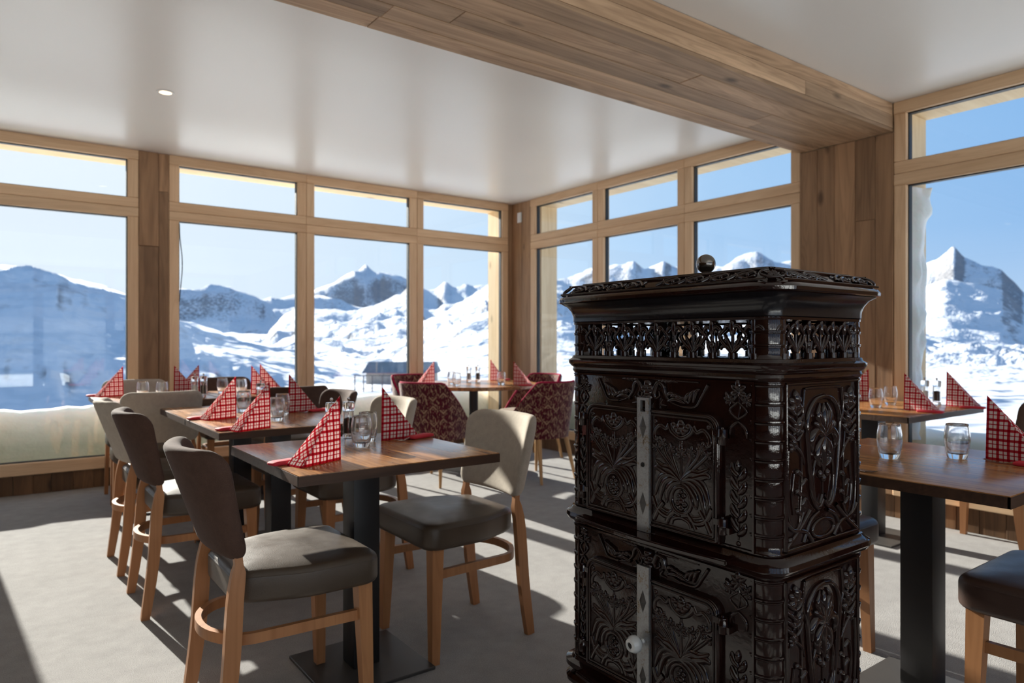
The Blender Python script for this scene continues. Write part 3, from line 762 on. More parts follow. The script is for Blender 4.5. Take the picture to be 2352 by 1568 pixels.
chair(1.40, 3.95, PI, 'brown', 'brown fabric chair on the window side of the middle left table', gl)
chair(1.42, 3.27, PI, 'beige', 'beige fabric chair behind the right napkin of the front left table', gl)
chair(2.33, .575, PI/2, 'dark', 'dark brown leather chair cut off by the right edge, below the near right table', gr)
chair(2.36, 1.46, -PI/2, 'dark', 'chair half hidden behind the stove at the near right table', gr)
chair(4.37, 1.50, PI/2, 'dark', 'dark backed chair with bright wooden legs at the right window table', gr)

# ------------------------------------------------------------------ tables
def table(cx, cy_, w, d, label, group, base=.38, h=.753, rz=0):
    r_ = root('pedestal_table', label, 'table', (cx, cy_, 0), rz, group)
    t = link('tabletop', box_me('tabletop', -w/2, w/2, -d/2, d/2, h-.032, h, .0025, 2), M['table'], r_)
    link('edge_band', MB().box(-w/2-.0015, w/2+.0015, -d/2-.0015, -d/2+.006, h-.0318, h-.003).box(-w/2-.0015, w/2+.0015, d/2-.006, d/2+.0015, h-.0318, h-.003)
         .box(-w/2-.0015, -w/2+.006, -d/2, d/2, h-.0318, h-.003).box(w/2-.006, w/2+.0015, -d/2, d/2, h-.0318, h-.003).me('edge_band', merge=False), M['table_edge'], t)
    link('column', box_me('column', -.048, .048, -.048, .048, .012, h-.042, .004, 2), M['black_steel'], r_)
    link('mounting_plate', box_me('mounting_plate', -.2, .2, -.2, .2, h-.042, h-.0325), M['black_steel'], r_)
    link('base_plate', box_me('base_plate', -base/2, base/2, -base/2, base/2, 0, .012, .002), M['base_steel'], r_)
    return r_
tl = 'square pedestal tables'
table(1.021, 2.268, .69, .70, 'front left square wooden table on a black column, nearest to the camera', tl)
table(1.078, 3.345, .69, .645, 'second square table behind the front left one, standing flush against a third', tl)
table(1.078, 3.995, .69, .645, 'third square table of the left row, pushed against the second one', tl)
table(.845, 5.24, .69, .72, 'square table at the far left window with a bright sunlit corner', tl)
table(1.545, 5.24, .69, .72, 'square table at the back window beside the far left one', tl)
table(2.36, .995, .76, .72, 'near right wooden table with two clear tumblers, beside the stove', tl)
table(4.105, 2.0, .93, .80, 'right window table in front of the timber pillar', tl)
rt = root('round_table', 'round wooden table in the window corner among red chairs', 'table', (3.44, 5.23, 0))
tt = MB().lathe([(0.0001, .722), (.575, .722), (.585, .728), (.585, .748), (.58, .753), (.0001, .753)], 64).me('tabletop', 40); link('tabletop', tt, M['table'], rt)
link('column', MB().lathe([(.04, .18), (.04, .70), (.15, .70), (.15, .7215), (.0001, .7215)], 24).me('column', 40), M['black_steel'], rt)
link('base_drum', MB().lathe([(.0001, 0), (.285, 0), (.29, .012), (.285, .03), (.262, .175), (.25, .182), (.0001, .184)], 40).me('base_drum', 40), M['zinc'], rt)

# ------------------------------------------------------------------ red tub chairs (face local +x)
def tub_meshes():
    d = {}
    n, m, th = 44, 12, .045
    A = R(128)
    def top(a):
        f = abs(a)/A; return .80-.40*max(0, (f-.40)/.60)**.95
    def surf(a, k, off):
        z = .35+(top(a)-.35)*k
        f = abs(a)/A
        rx = .235+.045*k+off; ry = .225+.035*k+off
        e = 2.6; ca, sa = math.cos(a), math.sin(a); q = (abs(ca)**e+abs(sa)**e)**(-1/e)
        return (-rx*q*ca-.03*k*max(0, ca), ry*q*sa, z)
    V, Fc, UV = [], [], []
    for side, off in ((0, 0), (1, -th)):
        for i in range(n+1):
            a = -A+2*A*i/n
            for j in range(m+1):
                k = j/m; o_ = off*(1-.35*k)
                x, y, z = surf(a, k, o_); V.append((x, y, z)); UV.append((a*.26, z))
    S = (n+1)*(m+1)
    for s in (0, 1):
        for i in range(n):
            for j in range(m):
                p = s*S+i*(m+1)+j; q = (p, p+m+1, p+m+2, p+1); Fc.append(q if s else q[::-1])
    for i in range(n):
        p = i*(m+1)+m; Fc.append((p, p+m+1, p+m+1+S, p+S)); p = i*(m+1); Fc.append((p+S, p+m+1+S, p+m+1, p))
    for j in range(m):
        p = j; Fc.append((p, p+1, p+1+S, p+S)); p = n*(m+1)+j; Fc.append((p+S, p+1+S, p+1, p))
    sh = mesh('shell', V, Fc, UV); smooth(sh, 50); d['shell'] = sh
    edge = [tuple(Vector(V[i*(m+1)+m])*.5+Vector(V[S+i*(m+1)+m])*.5) for i in range(n+1)]
    d['piping'] = MB().tube([(x, y, z+.004) for x, y, z in edge], .010, 8).me('piping', 60)
    so = [(x+.035, y) for x, y in rrect(.47, .43, [.08, .12, .12, .08], 6)]
    d['seat'] = pad('seat', so, .37, .475, .028, 4, .015)
    for s in (-1, 1):
        d['f%d' % s] = MB().sweep([(.225, s*.205, 0), (.17, s*.165, .375)], [(math.cos(i*PI/4), math.sin(i*PI/4)) for i in range(8)], up=(1, 0, 0), scales=[.011, .022]).me('leg', 50)
        d['r%d' % s] = MB().sweep([(-.235, s*.2, 0), (-.16, s*.155, .375)], [(math.cos(i*PI/4), math.sin(i*PI/4)) for i in range(8)], up=(1, 0, 0), scales=[.011, .022]).me('leg', 50)
    return d
TM = tub_meshes(); tub0 = None
for x, y, rz, lab in ((2.86, 4.90, R(25), 'red patterned tub chair left of the round table, back towards the camera'),
                      (3.60, 4.50, R(97), 'red patterned tub chair right of the round table, beside the stove'),
                      (3.24, 5.80, R(-76), 'red patterned tub chair at the back window behind the round table'),
                      (4.16, 5.32, R(185), 'red patterned tub chair at the right window behind the round table')):
    if tub0 is None:
        tub0 = root('tub_chair', lab, 'chair', (x, y, 0), rz, 'red tub chairs at the round table')
        s = link('shell', TM['shell'], M['kilim'], tub0); link('piping', TM['piping'], M['crimson'], s)
        link('seat', TM['seat'], M['grey_seat'], tub0)
        for k in ('f-1', 'f1', 'r-1', 'r1'): link('leg', TM[k], M['oak_pale'], tub0)
    else: copy_thing(tub0, lab, (x, y, 0), rz)

# ------------------------------------------------------------------ things on the tables
TH = .753
def napkin_mesh(mir=False):
    """paper napkin folded to a leaning tent: upright edge at the origin, tip along +x"""
    H, Lx, W = .205, .172, .040
    A0, AP, F0, B0 = Vector((0, 0, 0)), Vector((.004, 0, H)), Vector((Lx, -W, 0)), Vector((Lx, W, 0))
    V, Fc, UV = [], [], []
    def face(p, q, r, uvs, belly, flip):
        n = 8; nor = (q-p).cross(r-p).normalized(); idx = {}
        for i in range(n+1):
            for j in range(n+1-i):
                a, b = i/n, j/n; c = 1-a-b
                w = p*c+q*a+r*b+nor*belly*27*a*b*c
                idx[i, j] = len(V); V.append(tuple(w)); UV.append(tuple(uvs[0][k]*c+uvs[1][k]*a+uvs[2][k]*b for k in (0, 1)))
        for i in range(n):
            for j in range(n-i):
                t = (idx[i, j], idx[i+1, j], idx[i, j+1]); Fc.append(t[::-1] if flip else t)
                if i+j < n-1: t = (idx[i+1, j], idx[i+1, j+1], idx[i, j+1]); Fc.append(t[::-1] if flip else t)
    face(A0, F0, AP, ((0, 0), (.176, 0), (0, H)), .004, False)
    o = Vector((0, .0018, 0)); face(A0+o, F0+o*.6+Vector((-.004, 0, 0)), AP+o-Vector((0, 0, .004)), ((0, 0), (.176, 0), (0, H)), .0035, True)
    hl = math.hypot(H, Lx); k = .7071
    rot = lambda u, v: (u*k-v*k, u*k+v*k)
    face(F0, B0, AP, (rot(0, 0), rot(2*W, 0), rot(W, hl)), .003, False)
    if mir: V = [(x, -y, z) for x, y, z in V]; Fc = [f[::-1] for f in Fc]
    me = mesh('napkin', V, Fc, UV); smooth(me, 30); return me
NAP, NAP_M = napkin_mesh(), napkin_mesh(True)
# an inner turned-in cuff at the foot of the slope, as the folded paper shows
def cuff_mesh():
    b = MB(); b.add([(.172, -.0365, .0005), (.172, .0365, .0005), (.1535, .033, .0225), (.1535, -.033, .0225), (.1745, -.0365, .0005), (.1745, .0365, .0005), (.156, .033, .0235), (.156, -.033, .0235)],
                    [(0, 1, 2, 3), (4, 7, 6, 5), (0, 4, 5, 1), (3, 2, 6, 7), (0, 3, 7, 4), (1, 5, 6, 2)])
    me = b.me('cuff'); l = me.uv_layers.new(name='UVMap')
    for p in me.polygons:
        for li, vi in zip(p.loop_indices, p.vertices): q = me.vertices[vi].co; l.data[li].uv = (q.y, q.z*1.4)
    return me
CUF = cuff_mesh()
def pouch_me():
    return pad('pouch', rrect(.125, .042, .008, 3), 0, .013, .005, 2, .002)
POU = pouch_me()
def fork_me():
    b = MB()
    b.sweep([(.02, 0, .009), (-.03, 0, .008), (-.055, 0, .004)], [(-.004, -.001), (.004, -.001), (.004, .001), (-.004, .001)], scales=[(1, 1), (.9, 1), (1.6, 1)])
    b.sweep([(-.055, 0, .004), (-.075, 0, .003)], [(-.0115, -.001), (.0115, -.001), (.0115, .001), (-.0115, .001)], scales=[(.6, 1), (1, 1)])
    for t in (-.0095, -.0032, .0032, .0095): b.sweep([(-.073, t, .003), (-.095, t, .004), (-.112, t, .009)], [(-.0016, -.0009), (.0016, -.0009), (.0016, .0009), (-.0016, .0009)], scales=[1, 1, .6])
    return b.me('fork', merge=False)
FOR = fork_me()
nap0 = {}; cut0 = None
def napkin(x, y, deg, label):
    mir = abs(deg) > 90            # the closed face looks into the room, the open fold to the window
    if mir not in nap0:
        nap0[mir] = root('napkin', label, 'napkin', (x, y, TH), R(deg), 'folded gingham napkins on the tables')
        link('tent', NAP_M if mir else NAP, M['gingham'], nap0[mir]); link('cuff', CUF, M['gingham'], nap0[mir])
        return nap0[mir]
    return copy_thing(nap0[mir], label, (x, y, TH), R(deg))
def cutlery(x, y, deg, label):
    global cut0
    if cut0 is None:
        cut0 = root('cutlery_pouch', label, 'cutlery', (x, y, TH), R(deg), 'red cutlery pouches beside the napkins')
        link('sleeve', POU, M['red_paper'], cut0); link('fork', FOR, M['steel'], cut0, (-.028, 0, .001))
        return cut0
    return copy_thing(cut0, label, (x, y, TH), R(deg))
def setting(x, y, deg, where, off=.063, along=.150, both=True):
    napkin(x, y, deg, 'checked red napkin tent '+where)
    if both:
        a = R(deg); cx = x+along*math.cos(a)+off*math.sin(a); cy_ = y+along*math.sin(a)-off*math.cos(a)
        cutlery(cx, cy_, deg, 'red cutlery pouch by the napkin '+where)
setting(.879, 2.107, 194, 'at the left of the front table')
setting(1.165, 2.405, 20, 'at the right of the front table, behind the tumblers')
setting(.957, 3.07, 194, 'nearest to the camera on the second left table')
setting(.951, 3.59, 194, 'on the third left table, left of a tumbler')
setting(1.231, 3.65, 20, 'on the right edge of the third left table', both=True)
setting(.70, 5.50, 190, 'on the sunlit corner of the far left window table')
setting(1.006, 5.43, 15, 'by the timber post on the far left table')
setting(1.45, 5.10, 10, 'on the back window table, shorter one of two side by side', both=False)
setting(1.62, 5.47, 10, 'on the back window table, rear one of two')
setting(1.205, 5.55, 190, 'behind the salt mill at the back window', both=False)
setting(3.10, 5.34, 182, 'on the left of the round table')
setting(3.58, 4.82, -64, 'on the right of the round table')
setting(3.81, 5.50, 15, 'at the far edge of the round table')
setting(4.01, 1.79, -84, 'in the middle of the right window table')
setting(4.45, 1.75, -84, 'on the right edge of the right window table')
setting(4.40, 2.17, 95, 'on the right window table, half behind the stove')
setting(2.545, .885, -84, 'cut off at the right of the near right table')
cutlery(2.02, 1.10, 85, 'red cutlery pouch half hidden behind the stove, near right table')

gprof = [(.0001, 0), (.026, 0), (.0285, .003), (.034, .03), (.0375, .058), (.0365, .08), (.0325, .105), (.032, .1105), (.0308, .1115), (.0300, .110), (.0306, .104), (.0346, .079), (.0355, .058), (.0318, .034), (.027, .020), (.018, .0165), (.0001, .0155)]
GL = MB().lathe(gprof, 36).me('tumbler', 40)
gl0 = None
def tumbler(x, y, label):
    global gl0
    if gl0 is None:
        gl0 = tag(link('tumbler', GL, M['glass'], None, (x, y, TH)), label, 'glass', 'clear tumblers on the tables'); return
    c = gl0.copy(); COL.objects.link(c); c.location = (x, y, TH); c.rotation_euler = (0, 0, random.uniform(0, 6)); tag(c, label)
for x, y, s in ((1.045, 2.318, 'front one of two on the front left table'), (1.118, 2.425, 'rear one of two on the front left table'),
                (1.06, 3.857, 'between the two left napkins on the third left table'), (1.065, 3.318, 'on the second left table, sparkling in the sun'),
                (1.165, 3.545, 'behind the sparkling one on the left tables'),
                (.766, 5.14, 'left of two over the beige chair, far left window'), (.868, 5.06, 'right of two over the beige chair, far left window'),
                (1.31, 5.32, 'left of two before the dark window chair'), (1.39, 5.12, 'right of two before the dark window chair'),
                (3.20, 5.22, 'left one of two on the round table'), (3.13, 5.02, 'right one of two on the round table'), (3.54, 4.94, 'alone on the right half of the round table'),
                (4.02, 1.945, 'nearest to the stove on the right window table'), (4.27, 1.98, 'next to the big napkin on the right window table'),
                (2.314, 1.076, 'left one of two on the near right table'), (2.49, .946, 'right one of two on the near right table')):
    tumbler(x, y, 'empty clear glass tumbler, '+s)
mill0 = None
def mill(x, y, fill, label):
    global mill0
    if mill0 is None or fill not in mill0:
        r_ = root('pepper_mill' if fill == 'pepper' else 'salt_mill', label, 'mill', (x, y, TH), 0, 'clear spice mills on the tables')
        link('body', MB().lathe([(.0001, 0), (.023, 0), (.0235, .004), (.0225, .02), (.0215, .105), (.0195, .107), (.0195, .016), (.0001, .012)], 24).me('body', 40), M['glass'], r_)
        link('filling', MB().lathe([(.0001, .022), (.0175, .022), (.0175, .078), (.0001, .083)], 16).me('filling', 40), M[fill], r_)
        link('head', MB().lathe([(.0001, .108), (.0225, .108), (.0235, .112), (.0235, .136), (.0215, .142), (.0001, .144)], 24).me('head', 40), M['glass'], r_)
        link('knob', MB().lathe([(.0001, .144), (.003, .144), (.003, .148), (.0065, .152), (.0055, .158), (.0001, .161)], 14).me('knob', 50), M['steel'], r_)
        mill0 = dict(mill0 or {}); mill0[fill] = r_; return
    copy_thing(mill0[fill], label, (x, y, TH), random.uniform(0, 6))
for x, y, s in ((1.03, 2.56, 'on the front left table'), (1.185, 3.98, 'on the third left table'), (1.066, 5.05, 'on the far left window table'), (3.55, 5.48, 'on the round table'), (4.50, 1.885, 'on the right window table')):
    mill(x, y, 'salt', 'clear acrylic salt mill '+s)
for x, y, s in ((1.095, 2.55, 'on the front left table'), (1.12, 5.04, 'on the far left window table'), (3.625, 5.44, 'on the round table'), (4.515, 1.825, 'on the right window table')):
    mill(x, y, 'pepper', 'clear acrylic pepper mill with dark corns '+s)

# ------------------------------------------------------------------ the stove
SX, SY = .387/2, .635/2                        # half depth (x) and half width (y); the front faces -x
stove = root('stove', 'tall dark brown enamelled cast iron stove with iris relief', 'stove', (1.274+SX, .824+SY, 0))
EN, EB = M['enamel'], M['enamel_black']
RC = .040                                      # corner radius
def ring_loft(name, prof, mat, r0=RC, n=6, caps=True):
    """stack of rounded rectangles: prof = [(outset, z)]"""
    b = MB(); rings = []
    for o, z in prof: rings.append([(x, y, z) for x, y in rrect(2*(SX+o), 2*(SY+o), max(.004, r0+o), n)])
    m = len(rings[0]); V = [p for r_ in rings for p in r_]; Fc = []
    for i in range(len(rings)-1):
        for j in range(m): l = (j+1) % m; Fc.append((i*m+j, i*m+l, (i+1)*m+l, (i+1)*m+j))
    if caps: Fc.append(tuple(range(m))[::-1]); Fc.append(tuple((len(rings)-1)*m+j for j in range(m)))
    b.add(V, Fc); return link(name, b.me(name, 35), mat, stove)
# tiers
I = -.003
ring_loft('base', [(.03, .0), (.03, .05), (.018, .06), (.0, .09), (.0, .195), (.02, .203), (.022, .214), (.012, .222)], EN)
ring_loft('lower_body', [(I, .222), (I, .640)], EN)
ring_loft('lower_moulding', [(I, .232), (.012, .236), (.022, .246), (.022, .258), (.006, .262), (.002, .270), (I, .271)], EN)
ring_loft('middle_moulding', [(I, .630), (.0, .632), (.004, .640), (.016, .646), (.022, .656), (.020, .666), (.010, .671), (.004, .680), (I, .682)], EN)
ring_loft('upper_body', [(I, .682), (I, 1.052)], EN)
ring_loft('frieze_sill', [(I, 1.044), (.0, 1.046), (.004, 1.054), (.002, 1.060), (.008, 1.064), (.014, 1.072), (.015, 1.080), (.006, 1.085), (.003, 1.092), (-.004, 1.094)], EN)
ring_loft('cove', [(-.006, 1.181), (.002, 1.184), (.002, 1.190), (.003, 1.199), (.008, 1.212), (.018, 1.224), (.034, 1.232)], EB)
ring_loft('lid', [(.034, 1.2325), (.042, 1.236), (.043, 1.243), (.037, 1.250), (.030, 1.252), (.026, 1.2555), (.012, 1.2653), (-.012, 1.2822), (-.022, 1.2845), (-.024, 1.288), (-.05, 1.2895)], EN)
kb = link('ball_knob', MB().lathe([(.0001, 1.2895), (.012, 1.2895), (.012, 1.294), (.006, 1.297), (.006, 1.307)]+[(.0247*math.sin(a), 1.33-.0247*math.cos(a)) for a in [R(q) for q in range(18, 181, 9)]], 28).me('ball_knob', 50), M['bronze'], stove)
# corner pilasters with rings
def pil(z0, z1, sx, sy, rings):
    prof = [(.0001, z0), (.0385, z0), (.0385, z0+.004)]
    st = (z1-z0-.008)/rings
    for k in range(rings):
        a = z0+.004+k*st
        prof += [(.0375, a+.001), (.0382, a+st*.4), (.0376, a+st*.74), (.0398, a+st*.79), (.0398, a+st*.85), (.0382, a+st*.87), (.0408, a+st*.90), (.0408, a+st*.97)]
    prof += [(.0385, z1-.004), (.0385, z1), (.0001, z1)]
    return link('pilaster', MB().lathe(prof, 28, (sx*(SX-.040), sy*(SY-.040), 0)).me('pilaster', 50), EN, stove)
for sx in (-1, 1):
    for sy in (-1, 1):
        pil(.684, 1.048, sx, sy, 9); pil(.272, .636, sx, sy, 9); pil(1.090, 1.187, sx, sy, 3)
# flat relief: strokes with a half-round section laid on a panel
class Relief:
    def __init__(s, O, U, Vv, Nn): s.O, s.U, s.V, s.N = Vector(O), Vector(U), Vector(Vv), Vector(Nn); s.b = MB(); s.g = 1.0
    def stroke(s, pts, w=.004, h=None, prof='leaf', closed=False, n=5, thick=None):
        c = crom([(x, y, 0) for x, y in pts], n, closed); m = len(c)
        h = (h if h is not None else w*.8)*s.g; w = w*s.g
        rings = []; K = 7 if thick is None else 8
        for i, p in enumerate(c):
            a = c[(i-1) % m] if (closed or i > 0) else p; q = c[(i+1) % m] if (closed or i < m-1) else p
            t = (q-a); t = t.normalized() if t.length > 1e-9 else Vector((1, 0, 0)); sd = Vector((-t.y, t.x, 0)); f = i/(m-1)
            k = {'leaf': .25+.75*math.sin(PI*min(1, .12+f*.88))**.8, 'taper': 1-.75*f, 'even': 1, 'swell': .35+.65*f, 'rib': 1}[prof] if not closed else 1
            ring = []
            for e in range(K):
                if thick is None: an = PI*e/(K-1); x_, z_ = math.cos(an), math.sin(an)-.05
                else: an = 2*PI*e/K; x_, z_ = math.cos(an), math.sin(an)*thick
                q_ = p+sd*(x_*w*k); hh = h*(k**.7)*z_
                ring.append(s.O+s.U*q_.x+s.V*q_.y+s.N*hh)
            rings.append(ring)
        Vx = [p for r_ in rings for p in r_]; Fc = []
        for i in range(m if closed else m-1):
            j = (i+1) % m
            for e in range(K-1 if thick is None else K): g = (e+1) % K; Fc.append((i*K+e, i*K+g, j*K+g, j*K+e))
        s.b.add(Vx, Fc)
    def blob(s, x, y, rx, ry=None, h=.005, rot=0):
        ry = (ry or rx)*s.g; rx = rx*s.g; h = h*s.g; Vx, Fc = [], []; n, m = 8, 4; ca, sa = math.cos(rot), math.sin(rot)
        for j in range(m):
            e = PI/2*j/m; k = math.cos(e)
            for i in range(n):
                a = 2*PI*i/n; px, py = rx*k*math.cos(a), ry*k*math.sin(a)
                Vx.append(s.O+s.U*(x+px*ca-py*sa)+s.V*(y+px*sa+py*ca)+s.N*(h*math.sin(e)-.0004))
        Vx.append(s.O+s.U*x+s.V*y+s.N*h)
        for j in range(m-1):
            for i in range(n): l = (i+1) % n; Fc.append((j*n+i, j*n+l, (j+1)*n+l, (j+1)*n+i))
        for i in range(n): Fc.append(((m-1)*n+i, (m-1)*n+(i+1) % n, m*n))
        s.b.add(Vx, Fc)
    def flower(s, x, y, r, rot=0, h=.006):
        for k, (a, l) in enumerate(((90, 1.0), (40, .8), (140, .8), (-20, .75), (200, .75))):
            t = R(a)+rot; s.blob(x+.55*r*l*math.cos(t), y+.55*r*l*math.sin(t), .62*r*l, .30*r, h*(1 if k == 0 else .75), t)
        for a in (-60, -120):
            t = R(a)+rot; s.stroke([(x, y), (x+.5*r*math.cos(t), y+.5*r*math.sin(t)), (x+.9*r*math.cos(t), y+.8*r*math.sin(t))], .18*r, .5*h, 'leaf', n=3)
    def both(s, pts, *a, **k):
        s.stroke(pts, *a, **k); s.stroke([(-x, y) for x, y in pts], *a, **k)
    def done(s, name, mat, parent, loc=(0, 0, 0)):
        return link(name, s.b.me(name, 60, merge=False), mat, parent, loc)
def door_relief(rl, w, h):
    X = lambda x: x*w/2; Y = lambda y: y*h
    P = lambda *q: [(X(a), Y(b)) for a, b in q]
    u = w/2*.128
    # band work at the foot
    rl.both(P((.98, .235), (.80, .12), (.45, .075), (.22, .15)), u*.75, .004, 'even'); rl.both(P((.96, .02), (.80, .12), (.62, .20)), u*.75, .004, 'even')
    rl.both(P((.02, .115), (.30, .125), (.50, .02)), u*.7, .004, 'even'); rl.both(P((.98, .17), (.72, .15), (.40, .12), (.15, .165)), u*.5, .003, 'even')
    rl.stroke(P((-.34, .02), (-.26, .07), (0, .095), (.26, .07), (.34, .02)), u*.55, .003, 'even')
    # oval with buds
    rl.stroke([(X(.34*math.cos(2*PI*i/12)), Y(.255+.125*math.sin(2*PI*i/12))) for i in range(12)], u*.55, .0045, 'even', True, 3)
    for a, b, r in ((0, .25, 1.), (-.12, .22, .8), (.12, .22, .8), (0, .18, .9), (-.08, .29, .7), (.09, .30, .7), (0, .33, .6)): rl.blob(X(a), Y(b), u*r*.9, u*r*.9, .006)
    # fan of leaves
    for q in (((.0, .43), (.38, .475), (.72, .42), (.93, .24)), ((.0, .42), (.34, .44), (.62, .36), (.78, .17)), ((.0, .42), (.25, .40), (.46, .31), (.50, .20)),
              ((.02, .43), (.35, .52), (.62, .53), (.90, .585)), ((.02, .43), (.42, .475), (.80, .52), (.94, .50))):
        rl.both(P(*q), u*.95, .0065, 'leaf')
    for q in (((0, .42), (.25, .55), (.52, .66), (.64, .76)), ((0, .42), (.18, .55), (.30, .64), (.33, .70)), ((.02, .42), (.42, .56), (.80, .68), (.90, .74))):
        rl.both(P(*q), u*.42, .0035, 'even')
    rl.stroke(P((0, .42), (0, .58), (0, .80)), u*.32, .003, 'even')
    for a, b, r, t in ((.34, .70, 1.5, -.15), (.66, .745, 1.7, -.35), (.90, .70, 1.1, -.6)):
        rl.flower(X(a), Y(b), u*r, t); rl.flower(X(-a), Y(b), u*r, -t)
    rl.flower(0, Y(.685), u*1.9)
    # crown and swags
    for a, b, r in ((0, .93, 1.3), (-.16, .915, 1.0), (.16, .915, 1.0), (-.08, .885, .9), (.08, .885, .9), (-.25, .94, .8), (.25, .94, .8), (0, .965, .9)): rl.blob(X(a), Y(b), u*r, u*r, .007)
    rl.stroke(P((-.40, .945), (-.30, .875), (0, .825), (.30, .875), (.40, .945)), u*.6, .0045, 'even')
    rl.both(P((.40, .945), (.52, .895), (.72, .92), (.90, .87), (.93, .80), (.84, .785), (.80, .815)), u*.5, .004, 'even')
    for s in (-1, 1): rl.blob(X(.90*s), Y(.955), u*.6, u*.6, .005)
FX = -SX                                          # plane of the front
def front_relief(yc, z0, off=0): return Relief((FX+.0035-off, yc, z0), (0, -1, 0), (0, 0, 1), (-1, 0, 0))
# front face frames and doors, upper and lower tier; y runs to the left of the picture
def tier(zb, zt, dz0, dz1, lower):
    fr = MB()   # raised margin of the front and of the two sides
    for (y0, y1, z0, z1) in ((-SY+.043, -SY+.048, zb, zt), (SY-.048, SY-.043, zb, zt)): fr.box(FX-.002, FX+.005, y0, y1, z0, z1)
    fr.box(FX-.002, FX+.005, -SY+.048, SY-.048, zt-.005, zt); fr.box(FX-.002, FX+.005, -SY+.048, SY-.048, zb, zb+.004)
    link('front_margin', fr.me('front_margin', merge=False), EN, stove)
    for yc, w, side in ((.128, .207, 1), (-.089, .207, -1)):
        yy = yc if side > 0 else yc
        rad = [.004, .030, .004, .004] if side > 0 else [.030, .004, .004, .004]
        # outline in (u, z), u to the right of the picture
        ol = rrect(w, dz1-dz0, [rad[0], rad[1], .004, .004], 6)
        me = pad('door', ol, 0, .022, .003, 2, 0)
        me.transform(Matrix.Translation((FX+.012, yy, (dz0+dz1)/2)) @ Matrix(((0, 0, -1, 0), (-1, 0, 0, 0), (0, 1, 0, 0), (0, 0, 0, 1))))
        d = link('door', me, EN, stove)
        out = MB()
        for ins, hh in ((.005, .0045), (.0135, .003)):
            o2 = rrect(w-2*ins, dz1-dz0-2*ins, [max(.003, q-ins*.5) for q in (rad[0], rad[1], .004, .004)], 6)
            out.tube([(FX-.0105, yy-x, (dz0+dz1)/2+z) for x, z in o2], hh, 8, closed=True, up=(1, 0, 0))
        link('door_moulding', out.me('door_moulding', 60, merge=False), EN, d)
        rl = Relief((FX-.0100, yy, dz0+.017), (0, -1, 0), (0, 0, 1), (-1, 0, 0)); door_relief(rl, w-.034, dz1-dz0-.034); rl.done('iris_relief', EN, d)
        hy = yc+side*(w/2+.012)
        for hz in (dz1-.045, dz0+.045):
            h_ = MB().lathe([(.0001, -.017), (.010, -.017), (.0105, -.015), (.0105, -.002), (.0115, 0), (.0105, .002), (.0105, .015), (.010, .017), (.004, .0175), (.003, .021), (.0001, .0215)], 16, (FX-.012, hy, hz))
            h_.box(FX-.016, FX-.004, min(hy, yc+side*(w/2-.012)), max(hy, yc+side*(w/2-.012)), hz+.001, hz+.014)
            h_.box(FX-.014, FX+.004, min(hy, hy+side*.018), max(hy, hy+side*.018), hz-.014, hz-.001)
            link('hinge', h_.me('hinge', 40, merge=False), EN, d)
        st_ = Relief((FX+.0032, (side*(SY-.046)+yc+side*(w/2+.004))/2+.0, dz0), (0, -1, 0), (0, 0, 1), (-1, 0, 0)); hh = dz1-dz0; g = 1.0 if side > 0 else 1.55
        st_.stroke([(0, .02), (.002, hh*.25), (-.002, hh*.5), (0, hh*.62)], .0022, .003, 'even')
        for k in range(5):
            z = .03+k*hh*.105
            st_.stroke([(0, z), (.008*g, z+.012), (.011*g, z+.028)], .0055*g, .008, 'leaf', n=3); st_.stroke([(0, z+.008), (-.008*g, z+.020), (-.011*g, z+.036)], .0055*g, .008, 'leaf', n=3)
        st_.blob(0, hh*.63, .007, .015, .010); st_.blob(0, .012, .006, .006, .006)
        # corner iris above the hinge
        zc_ = hh+.030
        st_.flower(.0, zc_+.024, .017*g, 0, .009); st_.flower(-.014*g, zc_+.006, .012*g, .5, .008); st_.flower(.014*g, zc_+.006, .012*g, -.5, .008)
        st_.stroke([(0, zc_+.015), (.004, zc_-.01), (0, zc_-.035)], .0022, .003, 'even'); st_.both([(.0, zc_-.035), (.014*g, zc_-.018), (.0, zc_+.002)], .003, .005, 'even'); st_.both([(0, zc_-.04), (.012*g, zc_-.055), (.014*g, zc_-.075)], .0045, .006, 'leaf')
        st_.done('side_relief', EN, stove)
    # scroll work above the doors
    sc = Relief((FX+.0032, .02, dz1), (0, -1, 0), (0, 0, 1), (-1, 0, 0)); q = zt-dz1; sc.g = 1.6
    sc.both([(.018, q*.50), (.030, q*.80), (.045, q*.74), (.052, q*.48), (.070, q*.26), (.100, q*.14)], .0055, .008, 'taper')
    sc.both([(.018, q*.50), (.022, q*.34), (.034, q*.40), (.032, q*.56)], .004, .006, 'taper')
    sc.both([(.100, q*.14), (.140, q*.16), (.158, q*.46), (.176, q*.84)], .0028, .004, 'even')
    for k in range(4): sc.both([(.055+.014*k, q*.42), (.068+.014*k, q*(.52-.05*k)), (.084+.012*k, q*(.46-.07*k))], .0038, .005, 'leaf', n=3)
    sc.both([(.06, q*.26), (.085, q*.34), (.112, q*.24)], .0045, .006, 'leaf'); sc.both([(.045, q*.34), (.038, q*.16), (.056, q*.12)], .003, .004, 'leaf')
    for a, b, r in ((0, .50, .010), (-.010, .62, .008), (.010, .62, .008), (0, .76, .009), (-.006, .34, .007), (.006, .34, .007), (0, .20, .006)): sc.blob(a, q*b, r, r, .010)
    for k in range(3): sc.both([(.112+.012*k, q*.30), (.120+.012*k, q*(.50+.06*k)), (.134+.010*k, q*(.60+.05*k))], .0042, .006, 'leaf', n=3)
    for k in range(4): sc.both([(.030+.010*k, q*.84), (.040+.012*k, q*.90), (.054+.012*k, q*.86)], .0030, .005, 'leaf', n=3)
    sc.both([(.150, q*.90), (.06, q*.92), (.0, q*.93)], .0018, .0025, 'even')
    sc.done('scroll_relief', EN, stove)
    # latch strip
    b0, b1 = dz0-.014, dz1+.026
